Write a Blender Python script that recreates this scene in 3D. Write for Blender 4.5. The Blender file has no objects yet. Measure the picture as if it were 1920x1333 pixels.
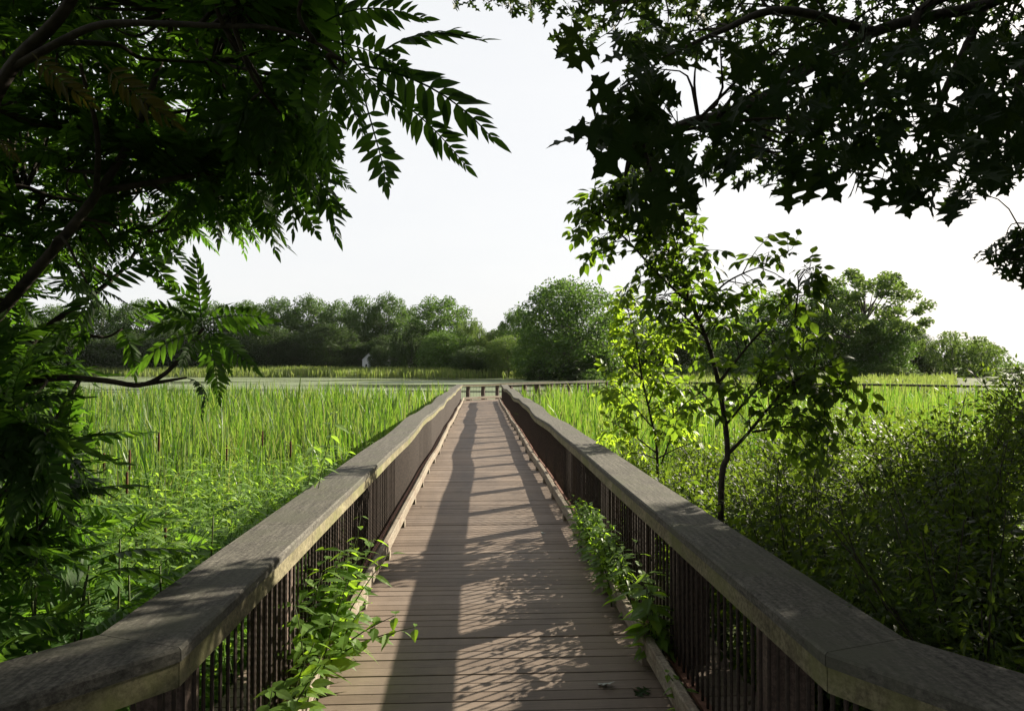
import bpy, math, random
import numpy as np
from mathutils import Matrix, Vector

random.seed(7)
R = np.random.default_rng(11)
SC = bpy.context.scene
COL = SC.collection
F = 1280.0                      # focal length of the 1920 px wide frame
CAM = np.array([0.0, 0.0, 1.65])
A_, B_ = math.atan(60 / F), math.atan(23.5 / F)
FW = np.array([math.sin(A_) * math.cos(B_), math.cos(A_) * math.cos(B_), math.sin(B_)])
RT = np.array([math.cos(A_), -math.sin(A_), 0.0])
UP = np.cross(RT, FW)
SUN_AZ, SUN_EL = math.radians(56), math.radians(25)
SUN = np.array([math.sin(SUN_AZ) * math.cos(SUN_EL), math.cos(SUN_AZ) * math.cos(SUN_EL), math.sin(SUN_EL)])
GZ = -0.62                      # marsh ground
HAZE = 0.00002
WZ = -0.75                      # water level


def at(px, py, y):
    d = FW + RT * (px - 960) / F + UP * (666.5 - py) / F
    return CAM + d * (y / d[1])


def atv(px, py, y):
    d = FW[None] + RT[None] * ((px - 960) / F)[:, None] + UP[None] * ((666.5 - py) / F)[:, None]
    return CAM[None] + d * (y / d[:, 1])[:, None]


def project(p):
    q = p - CAM
    w = q @ FW
    w = np.where(np.abs(w) < 1e-4, 1e-4, w)
    return 960 + F * (q @ RT) / w, 666.5 - F * (q @ UP) / w, w


def inside(poly, x, y):
    poly = np.array(poly, float)
    res = np.zeros(len(x), bool)
    j = len(poly) - 1
    for i in range(len(poly)):
        xi, yi = poly[i]; xj, yj = poly[j]
        c = ((yi > y) != (yj > y)) & (x < (xj - xi) * (y - yi) / (yj - yi + 1e-9) + xi)
        res ^= c
        j = i
    return res


def norm(v):
    v = np.asarray(v, float)
    return v / (np.linalg.norm(v, axis=-1, keepdims=True) + 1e-9)


# ------------------------------------------------------------------ mesh builder
class MB:
    def __init__(self):
        self.v, self.l, self.t, self.n = [], [], [], 0

    def add(self, verts, faces):
        verts = np.asarray(verts, float)
        self.v.append(verts)
        self.l.append(np.array([i for f in faces for i in f], np.int64) + self.n)
        self.t.append(np.array([len(f) for f in faces], np.int64))
        self.n += len(verts)

    def inst(self, tpl, M, P):
        """many copies of a template: M (N,3,3) columns = x, y, z axes (scaled), P (N,3)"""
        tv, tl, tt = tpl
        N = len(P)
        if N == 0:
            return
        vv = np.einsum('nij,kj->nki', M, tv) + P[:, None, :]
        self.v.append(vv.reshape(-1, 3))
        off = (np.arange(N) * len(tv))[:, None] + self.n
        self.l.append((tl[None] + off).ravel())
        self.t.append(np.tile(tt, N))
        self.n += N * len(tv)

    def box(self, x0, x1, y0, y1, z0, z1):
        self.add([(x0, y0, z0), (x1, y0, z0), (x1, y1, z0), (x0, y1, z0), (x0, y0, z1), (x1, y0, z1), (x1, y1, z1), (x0, y1, z1)],
                 [(3, 2, 1, 0), (4, 5, 6, 7), (0, 1, 5, 4), (1, 2, 6, 5), (2, 3, 7, 6), (3, 0, 4, 7)])

    def tube(self, pts, rad, sides=6):
        pts = np.asarray(pts, float)
        n = len(pts)
        rad = np.broadcast_to(np.asarray(rad, float), (n,))
        tan = norm(np.gradient(pts, axis=0))
        ref = np.array([0.31, 0.17, 0.93]) if abs(tan[0][2]) < .9 else np.array([1.0, .1, 0])
        u = norm(np.cross(tan, ref))
        w = np.cross(tan, u)
        a = np.linspace(0, 2 * math.pi, sides, endpoint=False)
        ring = pts[:, None] + rad[:, None, None] * (np.cos(a)[None, :, None] * u[:, None] + np.sin(a)[None, :, None] * w[:, None])
        faces = []
        for i in range(n - 1):
            for k in range(sides):
                k2 = (k + 1) % sides
                faces.append((i * sides + k, i * sides + k2, (i + 1) * sides + k2, (i + 1) * sides + k))
        faces.append(tuple(range(sides))[::-1])
        faces.append(tuple((n - 1) * sides + k for k in range(sides)))
        self.add(ring.reshape(-1, 3), faces)

    def tpl(self):
        return np.concatenate(self.v), np.concatenate(self.l), np.concatenate(self.t)

    def build(self, name, mat, parent=None, smooth=False):
        v, l, t = self.tpl()
        me = bpy.data.meshes.new(name)
        me.vertices.add(len(v)); me.vertices.foreach_set('co', v.astype(np.float32).ravel())
        me.loops.add(len(l)); me.loops.foreach_set('vertex_index', l.astype(np.int32))
        me.polygons.add(len(t))
        st = np.concatenate([[0], np.cumsum(t)[:-1]])
        me.polygons.foreach_set('loop_start', st.astype(np.int32))
        try:
            me.polygons.foreach_set('loop_total', t.astype(np.int32))
        except Exception:
            pass
        me.polygons.foreach_set('use_smooth', np.full(len(t), bool(smooth)))
        me.update(calc_edges=True)
        me.validate()
        me.materials.append(mat)
        o = bpy.data.objects.new(name, me)
        COL.objects.link(o)
        if parent is not None:
            o.parent = parent
        return o


def tag(o, label=None, cat=None, group=None, kind=None):
    if label: o['label'] = label
    if cat: o['category'] = cat
    if group: o['group'] = group
    if kind: o['kind'] = kind
    return o


def thing(name, label, cat, loc=(0, 0, 0), rz=0, group=None):
    o = bpy.data.objects.new(name, None)
    COL.objects.link(o)
    o.empty_display_size = .2
    o.location = loc
    o.rotation_euler = (0, 0, rz)
    return tag(o, label, cat, group)


def copy_tree(o, parent=None):
    c = o.copy()
    COL.objects.link(c)
    c.parent = parent
    for ch in list(o.children):
        copy_tree(ch, c)
    return c


def smooth_path(pts, per=5):
    pts = np.asarray(pts, float)
    P = np.vstack([2 * pts[0] - pts[1], pts, 2 * pts[-1] - pts[-2]])
    out = []
    for i in range(1, len(P) - 2):
        for t in np.linspace(0, 1, per, endpoint=False):
            a, b, c, d = P[i - 1], P[i], P[i + 1], P[i + 2]
            out.append(.5 * (2 * b + (c - a) * t + (2 * a - 5 * b + 4 * c - d) * t * t + (3 * b - a - 3 * c + d) * t ** 3))
    out.append(pts[-1])
    return np.array(out)


def frames(dirs, normals, roll=None):
    """rotation stacks with y along dirs and z close to normals"""
    y = norm(dirs)
    x = norm(np.cross(y, normals))
    z = np.cross(x, y)
    return np.stack([x, y, z], axis=2)


# ------------------------------------------------------------------ materials
def nt(name):
    m = bpy.data.materials.new(name)
    m.use_nodes = True
    t = m.node_tree
    t.nodes.clear()
    return m, t


def nd(t, typ, ins=None, **kw):
    n = t.nodes.new(typ)
    for k, v in kw.items():
        setattr(n, k, v)
    for k, v in (ins or {}).items():
        if isinstance(v, bpy.types.NodeSocket):
            t.links.new(v, n.inputs[k])
        else:
            n.inputs[k].default_value = v
    return n


def c4(c):
    return (c[0], c[1], c[2], 1)


def ramp(t, fac, stops):
    r = nd(t, 'ShaderNodeValToRGB', {'Fac': fac})
    e = r.color_ramp.elements
    e[0].position, e[0].color = stops[0][0], c4(stops[0][1])
    e[1].position, e[1].color = stops[-1][0], c4(stops[-1][1])
    for p, c in stops[1:-1]:
        x = e.new(p); x.color = c4(c)
    return r.outputs['Color']


def noise(t, scale, detail=4, coord=None, stretch=None, rough=.55):
    if coord is None:
        coord = nd(t, 'ShaderNodeTexCoord').outputs['Object']
    if stretch:
        coord = nd(t, 'ShaderNodeMapping', {'Vector': coord, 'Scale': stretch}).outputs['Vector']
    return nd(t, 'ShaderNodeTexNoise', {'Vector': coord, 'Scale': scale, 'Detail': detail, 'Roughness': rough})


def out(t, sh):
    o = nd(t, 'ShaderNodeOutputMaterial')
    t.links.new(sh, o.inputs['Surface'])


def leaf_mat(name, cols, trans, fac=.45, rough=.55, spec=.18, tvar=.5):
    """cols: colours of the leaf face, trans: colours of the light that comes through"""
    m, t = nt(name)
    r = nd(t, 'ShaderNodeNewGeometry').outputs['Random Per Island']
    k = len(cols) - 1
    c = ramp(t, r, [(i / k, x) for i, x in enumerate(cols)])
    k2 = len(trans) - 1
    tc = ramp(t, r, [(i / k2, x) for i, x in enumerate(trans)])
    p = nd(t, 'ShaderNodeBsdfPrincipled', {'Base Color': c, 'Roughness': rough, 'Specular IOR Level': spec})
    tr = nd(t, 'ShaderNodeBsdfTranslucent', {'Color': tc})
    mx = nd(t, 'ShaderNodeMixShader', {0: fac, 1: p.outputs[0], 2: tr.outputs[0]})
    out(t, mx.outputs[0])
    return m


def rgbmul(t, fac, a, b):
    return nd(t, 'ShaderNodeMixRGB', {'Fac': fac, 'Color1': a, 'Color2': b}, blend_type='MULTIPLY').outputs[0]


def wood(name, c1, c2, c3, stain=None, along=(9, .7, 9), scale=6, bump=.25, rough=.8, spec=.25, speck=.75):
    m, t = nt(name)
    co = nd(t, 'ShaderNodeTexCoord').outputs['Object']
    oi = nd(t, 'ShaderNodeObjectInfo').outputs['Random']
    g = noise(t, scale, 6, co, along, .65).outputs['Fac']
    s = noise(t, 60, 5, co, None, .7).outputs['Fac']
    b = noise(t, 3.2, 5, co, None, .65).outputs['Fac']
    col = ramp(t, g, [(.3, c1), (.5, c2), (.72, c3)])
    sp = ramp(t, s, [(.38, (.4, .4, .4)), (.62, (1.25, 1.25, 1.22))])
    col = rgbmul(t, speck, col, sp)
    if stain:
        f = ramp(t, b, [(.45, (0, 0, 0)), (.68, (1, 1, 1))])
        col = nd(t, 'ShaderNodeMixRGB', {'Fac': f, 'Color1': col, 'Color2': c4(stain)}).outputs[0]
    hv = nd(t, 'ShaderNodeMapRange', {'Value': oi, 'To Min': .93, 'To Max': 1.08}).outputs[0]
    col = nd(t, 'ShaderNodeHueSaturation', {'Value': hv, 'Color': col}).outputs[0]
    hgt = nd(t, 'ShaderNodeMath', {0: g, 1: s}, operation='ADD').outputs[0]
    bp = nd(t, 'ShaderNodeBump', {'Strength': bump, 'Distance': .006, 'Height': hgt}).outputs[0]
    p = nd(t, 'ShaderNodeBsdfPrincipled', {'Base Color': col, 'Roughness': rough, 'Specular IOR Level': spec, 'Normal': bp})
    out(t, p.outputs[0])
    return m


def plain(name, c, c2=None, scale=8, rough=.7, spec=.3, bump=.15, metal=0):
    m, t = nt(name)
    c2 = c2 or tuple(x * .6 for x in c)
    n = noise(t, scale, 6).outputs['Fac']
    col = ramp(t, n, [(.32, c2), (.68, c)])
    bp = nd(t, 'ShaderNodeBump', {'Strength': bump, 'Distance': .01, 'Height': n}).outputs[0]
    p = nd(t, 'ShaderNodeBsdfPrincipled', {'Base Color': col, 'Roughness': rough, 'Specular IOR Level': spec, 'Normal': bp, 'Metallic': metal})
    out(t, p.outputs[0])
    return m


M = {}
M['cap'] = wood('weathered_cap', (0.04867, 0.0452, 0.04088), (0.08588, 0.08136, 0.07027), (0.1316, 0.1235, 0.1054), stain=(0.07156, 0.07232, 0.05429), bump=.35, spec=.08)
M['fascia'] = wood('weathered_fascia', (0.09266, 0.08003, 0.05054), (0.1516, 0.1348, 0.08424), (0.2191, 0.1937, 0.1264), stain=(0.1095, 0.1137, 0.04633), spec=.1, along=(3, .8, 1.5), scale=5)
M['curb'] = wood('weathered_curb', (0.1236, 0.1037, 0.07675), (0.1853, 0.1613, 0.124), (0.2415, 0.2131, 0.1653), stain=(0.1236, 0.0864, 0.05904))
M['post'] = wood('post_wood', (0.063, 0.045, 0.036), (0.108, 0.0765, 0.063), (0.153, 0.117, 0.09), along=(8, 8, .7))
M['steel'] = plain('rusty_rod', (.05, .036, .028), (.022, .017, .014), 40, .7, .2)
M['plate'] = plain('rusty_plate', (.20, .10, .07), (.10, .05, .035), 30, .75, .25)
M['bark'] = plain('bark', (.05, .042, .032), (.018, .015, .012), 25, .9, .2, .6)
M['bark_far'] = plain('far_bark', (.10, .09, .075), (.04, .035, .03), 3, .9, .1)
M['stem'] = leaf_mat('green_stem', [(0.033, 0.0528, 0.0132), (0.0528, 0.066, 0.0198)], [(0.033, 0.0528, 0.0132), (0.0396, 0.066, 0.0132)], .15)

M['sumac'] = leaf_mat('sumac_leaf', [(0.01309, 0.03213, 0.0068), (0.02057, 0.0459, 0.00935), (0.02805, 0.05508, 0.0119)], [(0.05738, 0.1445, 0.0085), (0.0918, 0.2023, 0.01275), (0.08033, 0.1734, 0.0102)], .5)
M['sumac_lit'] = leaf_mat('lit_sumac_leaf', [(0.02464, 0.05918, 0.01224), (0.03871, 0.08453, 0.01684), (0.05279, 0.1014, 0.02142)], [(0.1148, 0.2586, 0.0153), (0.1836, 0.3621, 0.02294), (0.1607, 0.3103, 0.01836)], .5)  # brighter copy of the sumac leaf: light on the shoots put into its colour
M['sumac_old'] = leaf_mat('sumac_leaf_yellowing', [(0.0396, 0.0396, 0.004752), (0.06336, 0.05445, 0.00594)], [(0.06336, 0.0594, 0.00396), (0.08712, 0.07425, 0.00594)], .4)
M['oak'] = leaf_mat('oak_leaf', [(0.0085, 0.0187, 0.00595), (0.01275, 0.0272, 0.00765), (0.017, 0.03145, 0.0085)], [(0.034, 0.068, 0.0085), (0.0595, 0.0935, 0.01275)], .25, .55, .06)
M['elder'] = leaf_mat('box_elder_leaf', [(0.01782, 0.0392, 0.007128), (0.02851, 0.05524, 0.009801), (0.03742, 0.06593, 0.01247)], [(0.1336, 0.245, 0.01336), (0.2228, 0.3564, 0.02227), (0.1671, 0.2896, 0.01671)], .42, .5, .25)
M['bright'] = leaf_mat('young_maple_leaf', [(.05, .09, .014), (.07, .115, .018)], [(.26, .42, .02), (.36, .50, .03), (.30, .46, .025)], .5, .5, .15)
M['shrub'] = leaf_mat('shrub_leaf', [(0.009036, 0.01935, 0.004516), (0.01419, 0.02839, 0.005806), (0.01935, 0.03548, 0.007742)], [(0.1094, 0.1969, 0.01312), (0.1969, 0.2844, 0.02188), (0.1312, 0.2188, 0.01641)], .38, .55, .15)
M['weed'] = leaf_mat('weed_leaf', [(0.05219, 0.1044, 0.01566), (0.07306, 0.1356, 0.02087), (0.09392, 0.1565, 0.03131)], [(0.2297, 0.4174, 0.02087), (0.313, 0.5009, 0.03131), (0.2609, 0.4383, 0.02087)], .5, .5, .25)
M['nettle'] = leaf_mat('nettle_leaf', [(0.07465, 0.1369, 0.02488), (0.09953, 0.1741, 0.03732), (0.1369, 0.2116, 0.0622)], [(0.2239, 0.423, 0.02488), (0.3483, 0.5226, 0.04976), (0.2738, 0.4727, 0.03732)], .45, .55, .25)
M['cattail'] = leaf_mat('cattail_blade', [(0.01465, 0.04204, 0.007392), (0.0293, 0.07115, 0.01162), (0.04396, 0.09055, 0.01584), (0.06349, 0.1035, 0.0264), (0.1074, 0.1229, 0.04752)], [(0.0293, 0.09702, 0.006336), (0.1074, 0.2199, 0.0132), (0.1563, 0.2717, 0.02112), (0.1954, 0.2975, 0.03168), (0.2247, 0.2587, 0.06336)], .45, .45, .3)
M['reed'] = leaf_mat('far_reed_blade', [(0.05313, 0.08019, 0.02178), (0.0759, 0.1069, 0.02904), (0.1063, 0.1247, 0.04356)], [(0.1518, 0.2228, 0.0363), (0.1973, 0.2673, 0.04356), (0.2277, 0.2673, 0.06534)], .4)
M['spike'] = plain('cattail_spike', (.085, .042, .022), (.045, .022, .013), 60, .9, .1)
M['dead'] = leaf_mat('dead_leaf', [(0.096, 0.064, 0.04), (0.144, 0.112, 0.08)], [(0.096, 0.064, 0.032), (0.12, 0.08, 0.048)], .2)
M['pale_leaf'] = leaf_mat('fallen_leaf_pale', [(0.224, 0.24, 0.224), (0.256, 0.272, 0.24)], [(0.08, 0.08, 0.064), (0.08, 0.08, 0.064)], .1)
for nm, cc, tc in (('poplar', [(0.0231, 0.04537, 0.01307), (0.033, 0.06187, 0.01663), (0.0429, 0.07425, 0.02079)], [(0.066, 0.132, 0.01782), (0.1056, 0.1815, 0.0297)]),
                   ('round', [(0.0231, 0.0495, 0.01188), (0.033, 0.066, 0.01485), (0.0462, 0.0825, 0.01782)], [(0.0792, 0.1568, 0.01782), (0.1188, 0.2145, 0.02376)]),
                   ('willow', [(0.0396, 0.07012, 0.01782), (0.0528, 0.09075, 0.02376), (0.066, 0.099, 0.02673)], [(0.1056, 0.1815, 0.02376), (0.1584, 0.231, 0.03564)]),
                   ('dark', [(0.0132, 0.02805, 0.008316), (0.0198, 0.03712, 0.01069), (0.0264, 0.04537, 0.01188)], [(0.0396, 0.07425, 0.01188), (0.0594, 0.099, 0.01782)])):
    M['far_' + nm] = leaf_mat('far_foliage_' + nm, cc, tc, .38, .6, .2)


# ---------- deck boards: each board its own tone, fine grain along the board, dirt
def deck_material():
    m, t = nt('composite_deck_board')
    g = nd(t, 'ShaderNodeNewGeometry')
    co = nd(t, 'ShaderNodeTexCoord').outputs['Object']
    r = g.outputs['Random Per Island']
    col = ramp(t, r, [(0, (.124, .095, .073)), (.5, (.150, .117, .091)), (1, (.176, .140, .112))])
    gr = noise(t, 5, 6, co, (1.2, 60, 1)).outputs['Fac']
    col = rgbmul(t, .8, col, ramp(t, gr, [(.3, (.62, .62, .62)), (.7, (1.15, 1.15, 1.15))]))
    big = noise(t, 1.1, 6, co, (1.6, .5, 1), .65).outputs['Fac']
    col = rgbmul(t, .8, col, ramp(t, big, [(.34, (.62, .62, .64)), (.55, (1, 1, 1)), (.75, (1.2, 1.15, 1.1))]))
    sp = noise(t, 90, 3, co, None, .7).outputs['Fac']
    col = nd(t, 'ShaderNodeMixRGB', {'Fac': ramp(t, sp, [(.70, (0, 0, 0)), (.78, (.5, .5, .5))]), 'Color1': col, 'Color2': (.4, .36, .32, 1)}).outputs[0]
    sp2 = noise(t, 38, 3, co, None, .7).outputs['Fac']
    col = rgbmul(t, ramp(t, sp2, [(.68, (0, 0, 0)), (.74, (1, 1, 1))]), col, (.35, .3, .28, 1))
    bp = nd(t, 'ShaderNodeBump', {'Strength': .3, 'Distance': .004, 'Height': gr}).outputs[0]
    rg = nd(t, 'ShaderNodeMapRange', {'Value': big, 'To Min': .5, 'To Max': .75}).outputs[0]
    p = nd(t, 'ShaderNodeBsdfPrincipled', {'Base Color': col, 'Roughness': rg, 'Specular IOR Level': .15, 'Normal': bp})
    out(t, p.outputs[0])
    return m


M['deck'] = deck_material()


def ground_material():
    m, t = nt('marsh_soil_and_grass')
    co = nd(t, 'ShaderNodeTexCoord').outputs['Object']
    n = noise(t, .35, 8, co, None, .7).outputs['Fac']
    f = noise(t, 9, 6, co, None, .7).outputs['Fac']
    col = ramp(t, n, [(.3, (.035, .045, .015)), (.55, (.055, .075, .02)), (.75, (.085, .09, .035))])
    col = rgbmul(t, .8, col, ramp(t, f, [(.3, (.4, .4, .4)), (.7, (1.2, 1.2, 1.2))]))
    bp = nd(t, 'ShaderNodeBump', {'Strength': .6, 'Distance': .05, 'Height': f}).outputs[0]
    p = nd(t, 'ShaderNodeBsdfPrincipled', {'Base Color': col, 'Roughness': .95, 'Specular IOR Level': .1, 'Normal': bp})
    out(t, p.outputs[0])
    return m


def water_material():
    m, t = nt('pond_water')
    co = nd(t, 'ShaderNodeTexCoord').outputs['Object']
    w = noise(t, 2.2, 3, co, (1, 1.5, 1)).outputs['Fac']
    bp = nd(t, 'ShaderNodeBump', {'Strength': .12, 'Distance': .05, 'Height': w}).outputs[0]
    p = nd(t, 'ShaderNodeBsdfPrincipled', {'Base Color': (.025, .03, .022, 1), 'Roughness': .12, 'Specular IOR Level': .5, 'Normal': bp})
    weed = noise(t, .06, 6, co, (.45, 1, 1), .6).outputs['Fac']
    wf = ramp(t, weed, [(.41, (0, 0, 0)), (.5, (1, 1, 1))])
    n2 = noise(t, 3, 4, co).outputs['Fac']
    dw = nd(t, 'ShaderNodeBsdfPrincipled', {'Base Color': ramp(t, n2, [(.3, (.05, .075, .022)), (.7, (.095, .12, .045))]), 'Roughness': .7})
    mx = nd(t, 'ShaderNodeMixShader', {0: wf, 1: p.outputs[0], 2: dw.outputs[0]})
    out(t, mx.outputs[0])
    return m


M['ground'] = ground_material()
M['water'] = water_material()

# ------------------------------------------------------------------ world, sun, camera
w = bpy.data.worlds.new('World')
SC.world = w
w.use_nodes = True
t = w.node_tree
t.nodes.clear()
sky = nd(t, 'ShaderNodeTexSky', sky_type='NISHITA')
sky.sun_disc = False
sky.sun_elevation = SUN_EL
sky.sun_rotation = SUN_AZ
sky.air_density = 1.0
sky.dust_density = 4.0
sky.ozone_density = 1.0
# thin bright cloud over the whole sky, faintly streaked
cn = noise(t, 2.2, 5, nd(t, 'ShaderNodeTexCoord').outputs['Generated'], (1, 1, 3.5), .6).outputs['Fac']
veil = ramp(t, cn, [(.3, (4.72, 4.78, 4.83)), (.7, (4.95, 4.96, 4.94))])
sk_ = nd(t, 'ShaderNodeMixRGB', {'Fac': .9, 'Color1': sky.outputs[0], 'Color2': veil}).outputs[0]
bg = nd(t, 'ShaderNodeBackground', {'Color': sk_, 'Strength': 0.05})
wo = nd(t, 'ShaderNodeOutputWorld')
t.links.new(bg.outputs[0], wo.inputs['Surface'])

sl = bpy.data.lights.new('sun', 'SUN')
sl.energy = 4.6
sl.angle = math.radians(.55)
sl.color = (1.0, .90, .74)
so = bpy.data.objects.new('sun', sl)
COL.objects.link(so)
so.rotation_euler = Vector(SUN).to_track_quat('Z', 'Y').to_euler()
so.location = (20, 15, 20)

cd = bpy.data.cameras.new('camera')
cd.sensor_width = 36
cd.lens = F / 1920 * 36
cd.clip_start = .05
cd.clip_end = 6000
co_ = bpy.data.objects.new('camera', cd)
COL.objects.link(co_)
mw = Matrix(((RT[0], UP[0], -FW[0], CAM[0]), (RT[1], UP[1], -FW[1], CAM[1]), (RT[2], UP[2], -FW[2], CAM[2]), (0, 0, 0, 1)))
co_.matrix_world = mw
SC.camera = co_
SC.view_settings.view_transform = 'Standard'
SC.view_settings.look = 'None'
SC.view_settings.exposure = 2.0
SC.view_settings.gamma = 1.0
SC.view_settings.use_curve_mapping = False
SC.cycles.max_bounces = 8
SC.cycles.transparent_max_bounces = 8
SC.cycles.diffuse_bounces = 4
SC.cycles.transmission_bounces = 4
SC.cycles.use_denoising = True
SC.cycles.sample_clamp_indirect = 6.0

# ------------------------------------------------------------------ terrain and water


def shore(x):
    return np.clip(150 - .4 * x, 104, 215)


def terrain(x, y):
    ys = shore(x)
    wob = 2.5 * np.sin(x * .11) + 1.5 * np.sin(x * .31 + 1)
    z = np.full_like(x, GZ)
    # pond beyond the cattail bed
    edge = 36.5 + 1.2 * np.sin(x * .35) + .7 * np.sin(x * .9 + 2)
    right = np.clip((x - 4) / 8, 0, 1)
    edge = edge + right * 22
    pond = np.clip((y - edge) / 3, 0, 1) * np.clip((ys + wob - y) / 6, 0, 1) * np.clip((.235 * y + 2 - x) / 4, 0, 1)
    z = z - pond * .9
    rise = np.clip((y - ys - wob) / 40, 0, 1)
    rise = np.maximum(rise, np.clip((x - .235 * y) / 8, 0, 1) * np.clip((y - 48) / 50, 0, 1) * .55)
    left = np.clip((-x + 10) / 120, 0, 1)
    z = z + rise * (1.0 + 1.5 * left) + np.clip((y - ys - 60) / 200, 0, 1) * 1.5
    far_lake = np.clip((y - 62) / 10, 0, 1) * np.clip((430 - y) / 20, 0, 1) * np.clip((x - .765 * y) / 4, 0, 1)
    z = np.where(far_lake > 0, z * (1 - far_lake) + far_lake * (-1.6), z)
    z = z + np.clip((-y - 2) / 4, 0, 1) * .45 + np.clip(-y / 3 + .2, 0, 1) * .12
    return z


rr = np.concatenate([np.linspace(0, 60, 61), np.linspace(62, 260, 70), np.geomspace(265, 3000, 24)])
th = np.linspace(0, 2 * math.pi, 241)[:-1]
X = rr[:, None] * np.sin(th)[None]; Y = rr[:, None] * np.cos(th)[None]
Z = terrain(X, Y)
nr, na = X.shape
idx = np.arange(nr * na).reshape(nr, na)
quads = np.stack([idx[:-1], np.roll(idx, -1, 1)[:-1], np.roll(idx, -1, 1)[1:], idx[1:]], -1).reshape(-1, 4)[:, ::-1]
g = MB()
g.v.append(np.stack([X, Y, Z], -1).reshape(-1, 3)); g.n = nr * na
g.l.append(quads.ravel()); g.t.append(np.full(len(quads), 4))
go = g.build('ground', M['ground'], smooth=True)
tag(go, kind='structure')
g = MB()
g.add([(-900, 20, WZ), (900, 20, WZ), (900, 520, WZ), (-900, 520, WZ)], [(0, 1, 2, 3)])
tag(g.build('pond_water', M['water']), kind='structure')

# ------------------------------------------------------------------ boardwalk deck
LX, RX = -.87, .99             # inner edges of the two handrail caps
YK = 2.05                        # where the near rails splay
YL, YR = 34.6, 33.6             # far corners
D2 = norm(np.array([.643, .766]))
N2 = np.array([D2[1], -D2[0]])


def deck_x(y):
    a = LX - .42 - max(0, YK + .1 - y) * .86
    b = RX + .42 + max(0, YK + .1 - y) * .65
    return a, b


g = MB()
y = -1.6
pitch, gap = .1, .005
i = 0
while y < 33.4:
    a0, b0 = deck_x(y); a1, b1 = deck_x(y + pitch - gap)
    j1, j2 = R.normal(0, .003), R.normal(0, .0012)
    zt = j2
    h = pitch - gap
    c = .0022
    # chamfered board
    V = []
    for (xx0, xx1) in ((a0, b0),):
        for xq in (xx0 + j1, xx1 + j1):
            V += [(xq, y, -.03), (xq, y, zt - c), (xq, y + c, zt), (xq, y + h - c, zt), (xq, y + h, zt - c), (xq, y + h, -.03)]
    g.add(V, [(k, k + 6, (k + 1) % 6 + 6, (k + 1) % 6) for k in range(6)] + [(5, 4, 3, 2, 1, 0), (6, 7, 8, 9, 10, 11)])
    y += pitch
    i += 1
    if i % 44 == 0:
        y += .02
tag(g.build('boardwalk', M['deck']), kind='structure')


def oriented_boards(g, p0, p1, w0, w1, pitch=.112, gap=.009):
    p0 = np.array(p0, float); p1 = np.array(p1, float)
    L = np.linalg.norm(p1 - p0); d = (p1 - p0) / L; n = np.array([d[1], -d[0]])
    for s in np.arange(0, L, pitch):
        q = [p0 + d * s + n * w0, p0 + d * s + n * w1, p0 + d * (s + pitch - gap) + n * w1, p0 + d * (s + pitch - gap) + n * w0]
        V = [(*k, -.03) for k in q] + [(*k, 0.0) for k in q]
        g.add(V, [(3, 2, 1, 0), (4, 5, 6, 7), (0, 1, 5, 4), (1, 2, 6, 5), (2, 3, 7, 6), (3, 0, 4, 7)])


O0 = np.array([LX, YL]); O1 = O0 + D2 * 14.2          # outer rail of the second leg
I0 = np.array([RX, YR]); I1 = I0 + D2 * 12.4
E2 = np.array([26.5, 29.0])                             # third leg runs back across to the right
D3 = norm(E2 - I1)
N3 = np.array([D3[1], -D3[0]])
g = MB()
# corner wedge and the two far legs
for yy in np.arange(33.42, 36.2, .112):
    x0 = LX - .3 + max(0, (yy - YL) * .84)
    x1 = RX + .3 + max(0, (yy - YR) * .84)
    g.box(x0, x1, yy, yy + .103, -.03, -.002)
oriented_boards(g, I0 + D2 * 1.9, I1 + D2 * 2, -1.95, .3)
oriented_boards(g, I1 + D3 * .6, E2, -1.9, .3)
tag(g.build('far_boardwalk', M['deck']), kind='structure')
# joists and piles under the deck
g = MB()
for x in (-.95, 0, 1.05):
    g.box(x - .02, x + .02, 1.6, 33.3, -.25, -.034)
for yy in np.arange(3, 34, 2.4):
    for x in (-.9, 1.0):
        g.tube([(x, yy, GZ - .3), (x, yy, -.255)], .09, 8)
tag(g.build('boardwalk_substructure', M['post']), kind='structure')

# ------------------------------------------------------------------ railings
def mitre(path, side):
    """horizontal outward offsets at every path point; side +1: outward is to the right of travel"""
    path = np.asarray(path, float)
    d = norm(np.diff(path[:, :2], axis=0))
    n = np.stack([d[:, 1], -d[:, 0]], 1) * side
    out_ = np.zeros((len(path), 2))
    out_[0], out_[-1] = n[0], n[-1]
    for i in range(1, len(path) - 1):
        b = n[i - 1] + n[i]
        out_[i] = b / max(.3, (1 + n[i - 1] @ n[i]))
    return out_


def sweep(g, path, off, sec):
    """sec: list of (offset, dz) round the section"""
    path = np.asarray(path, float)
    n = len(path); k = len(sec)
    V = np.zeros((n, k, 3))
    for j, (o, dz) in enumerate(sec):
        V[:, j, :2] = path[:, :2] + off * o
        V[:, j, 2] = path[:, 2] + dz
    fs = []
    for i in range(n - 1):
        for j in range(k):
            j2 = (j + 1) % k
            fs.append((i * k + j, i * k + j2, (i + 1) * k + j2, (i + 1) * k + j))
    fs.append(tuple(range(k))[::-1]); fs.append(tuple((n - 1) * k + j for j in range(k)))
    g.add(V.reshape(-1, 3), fs)


CAPZ = .835


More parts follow.
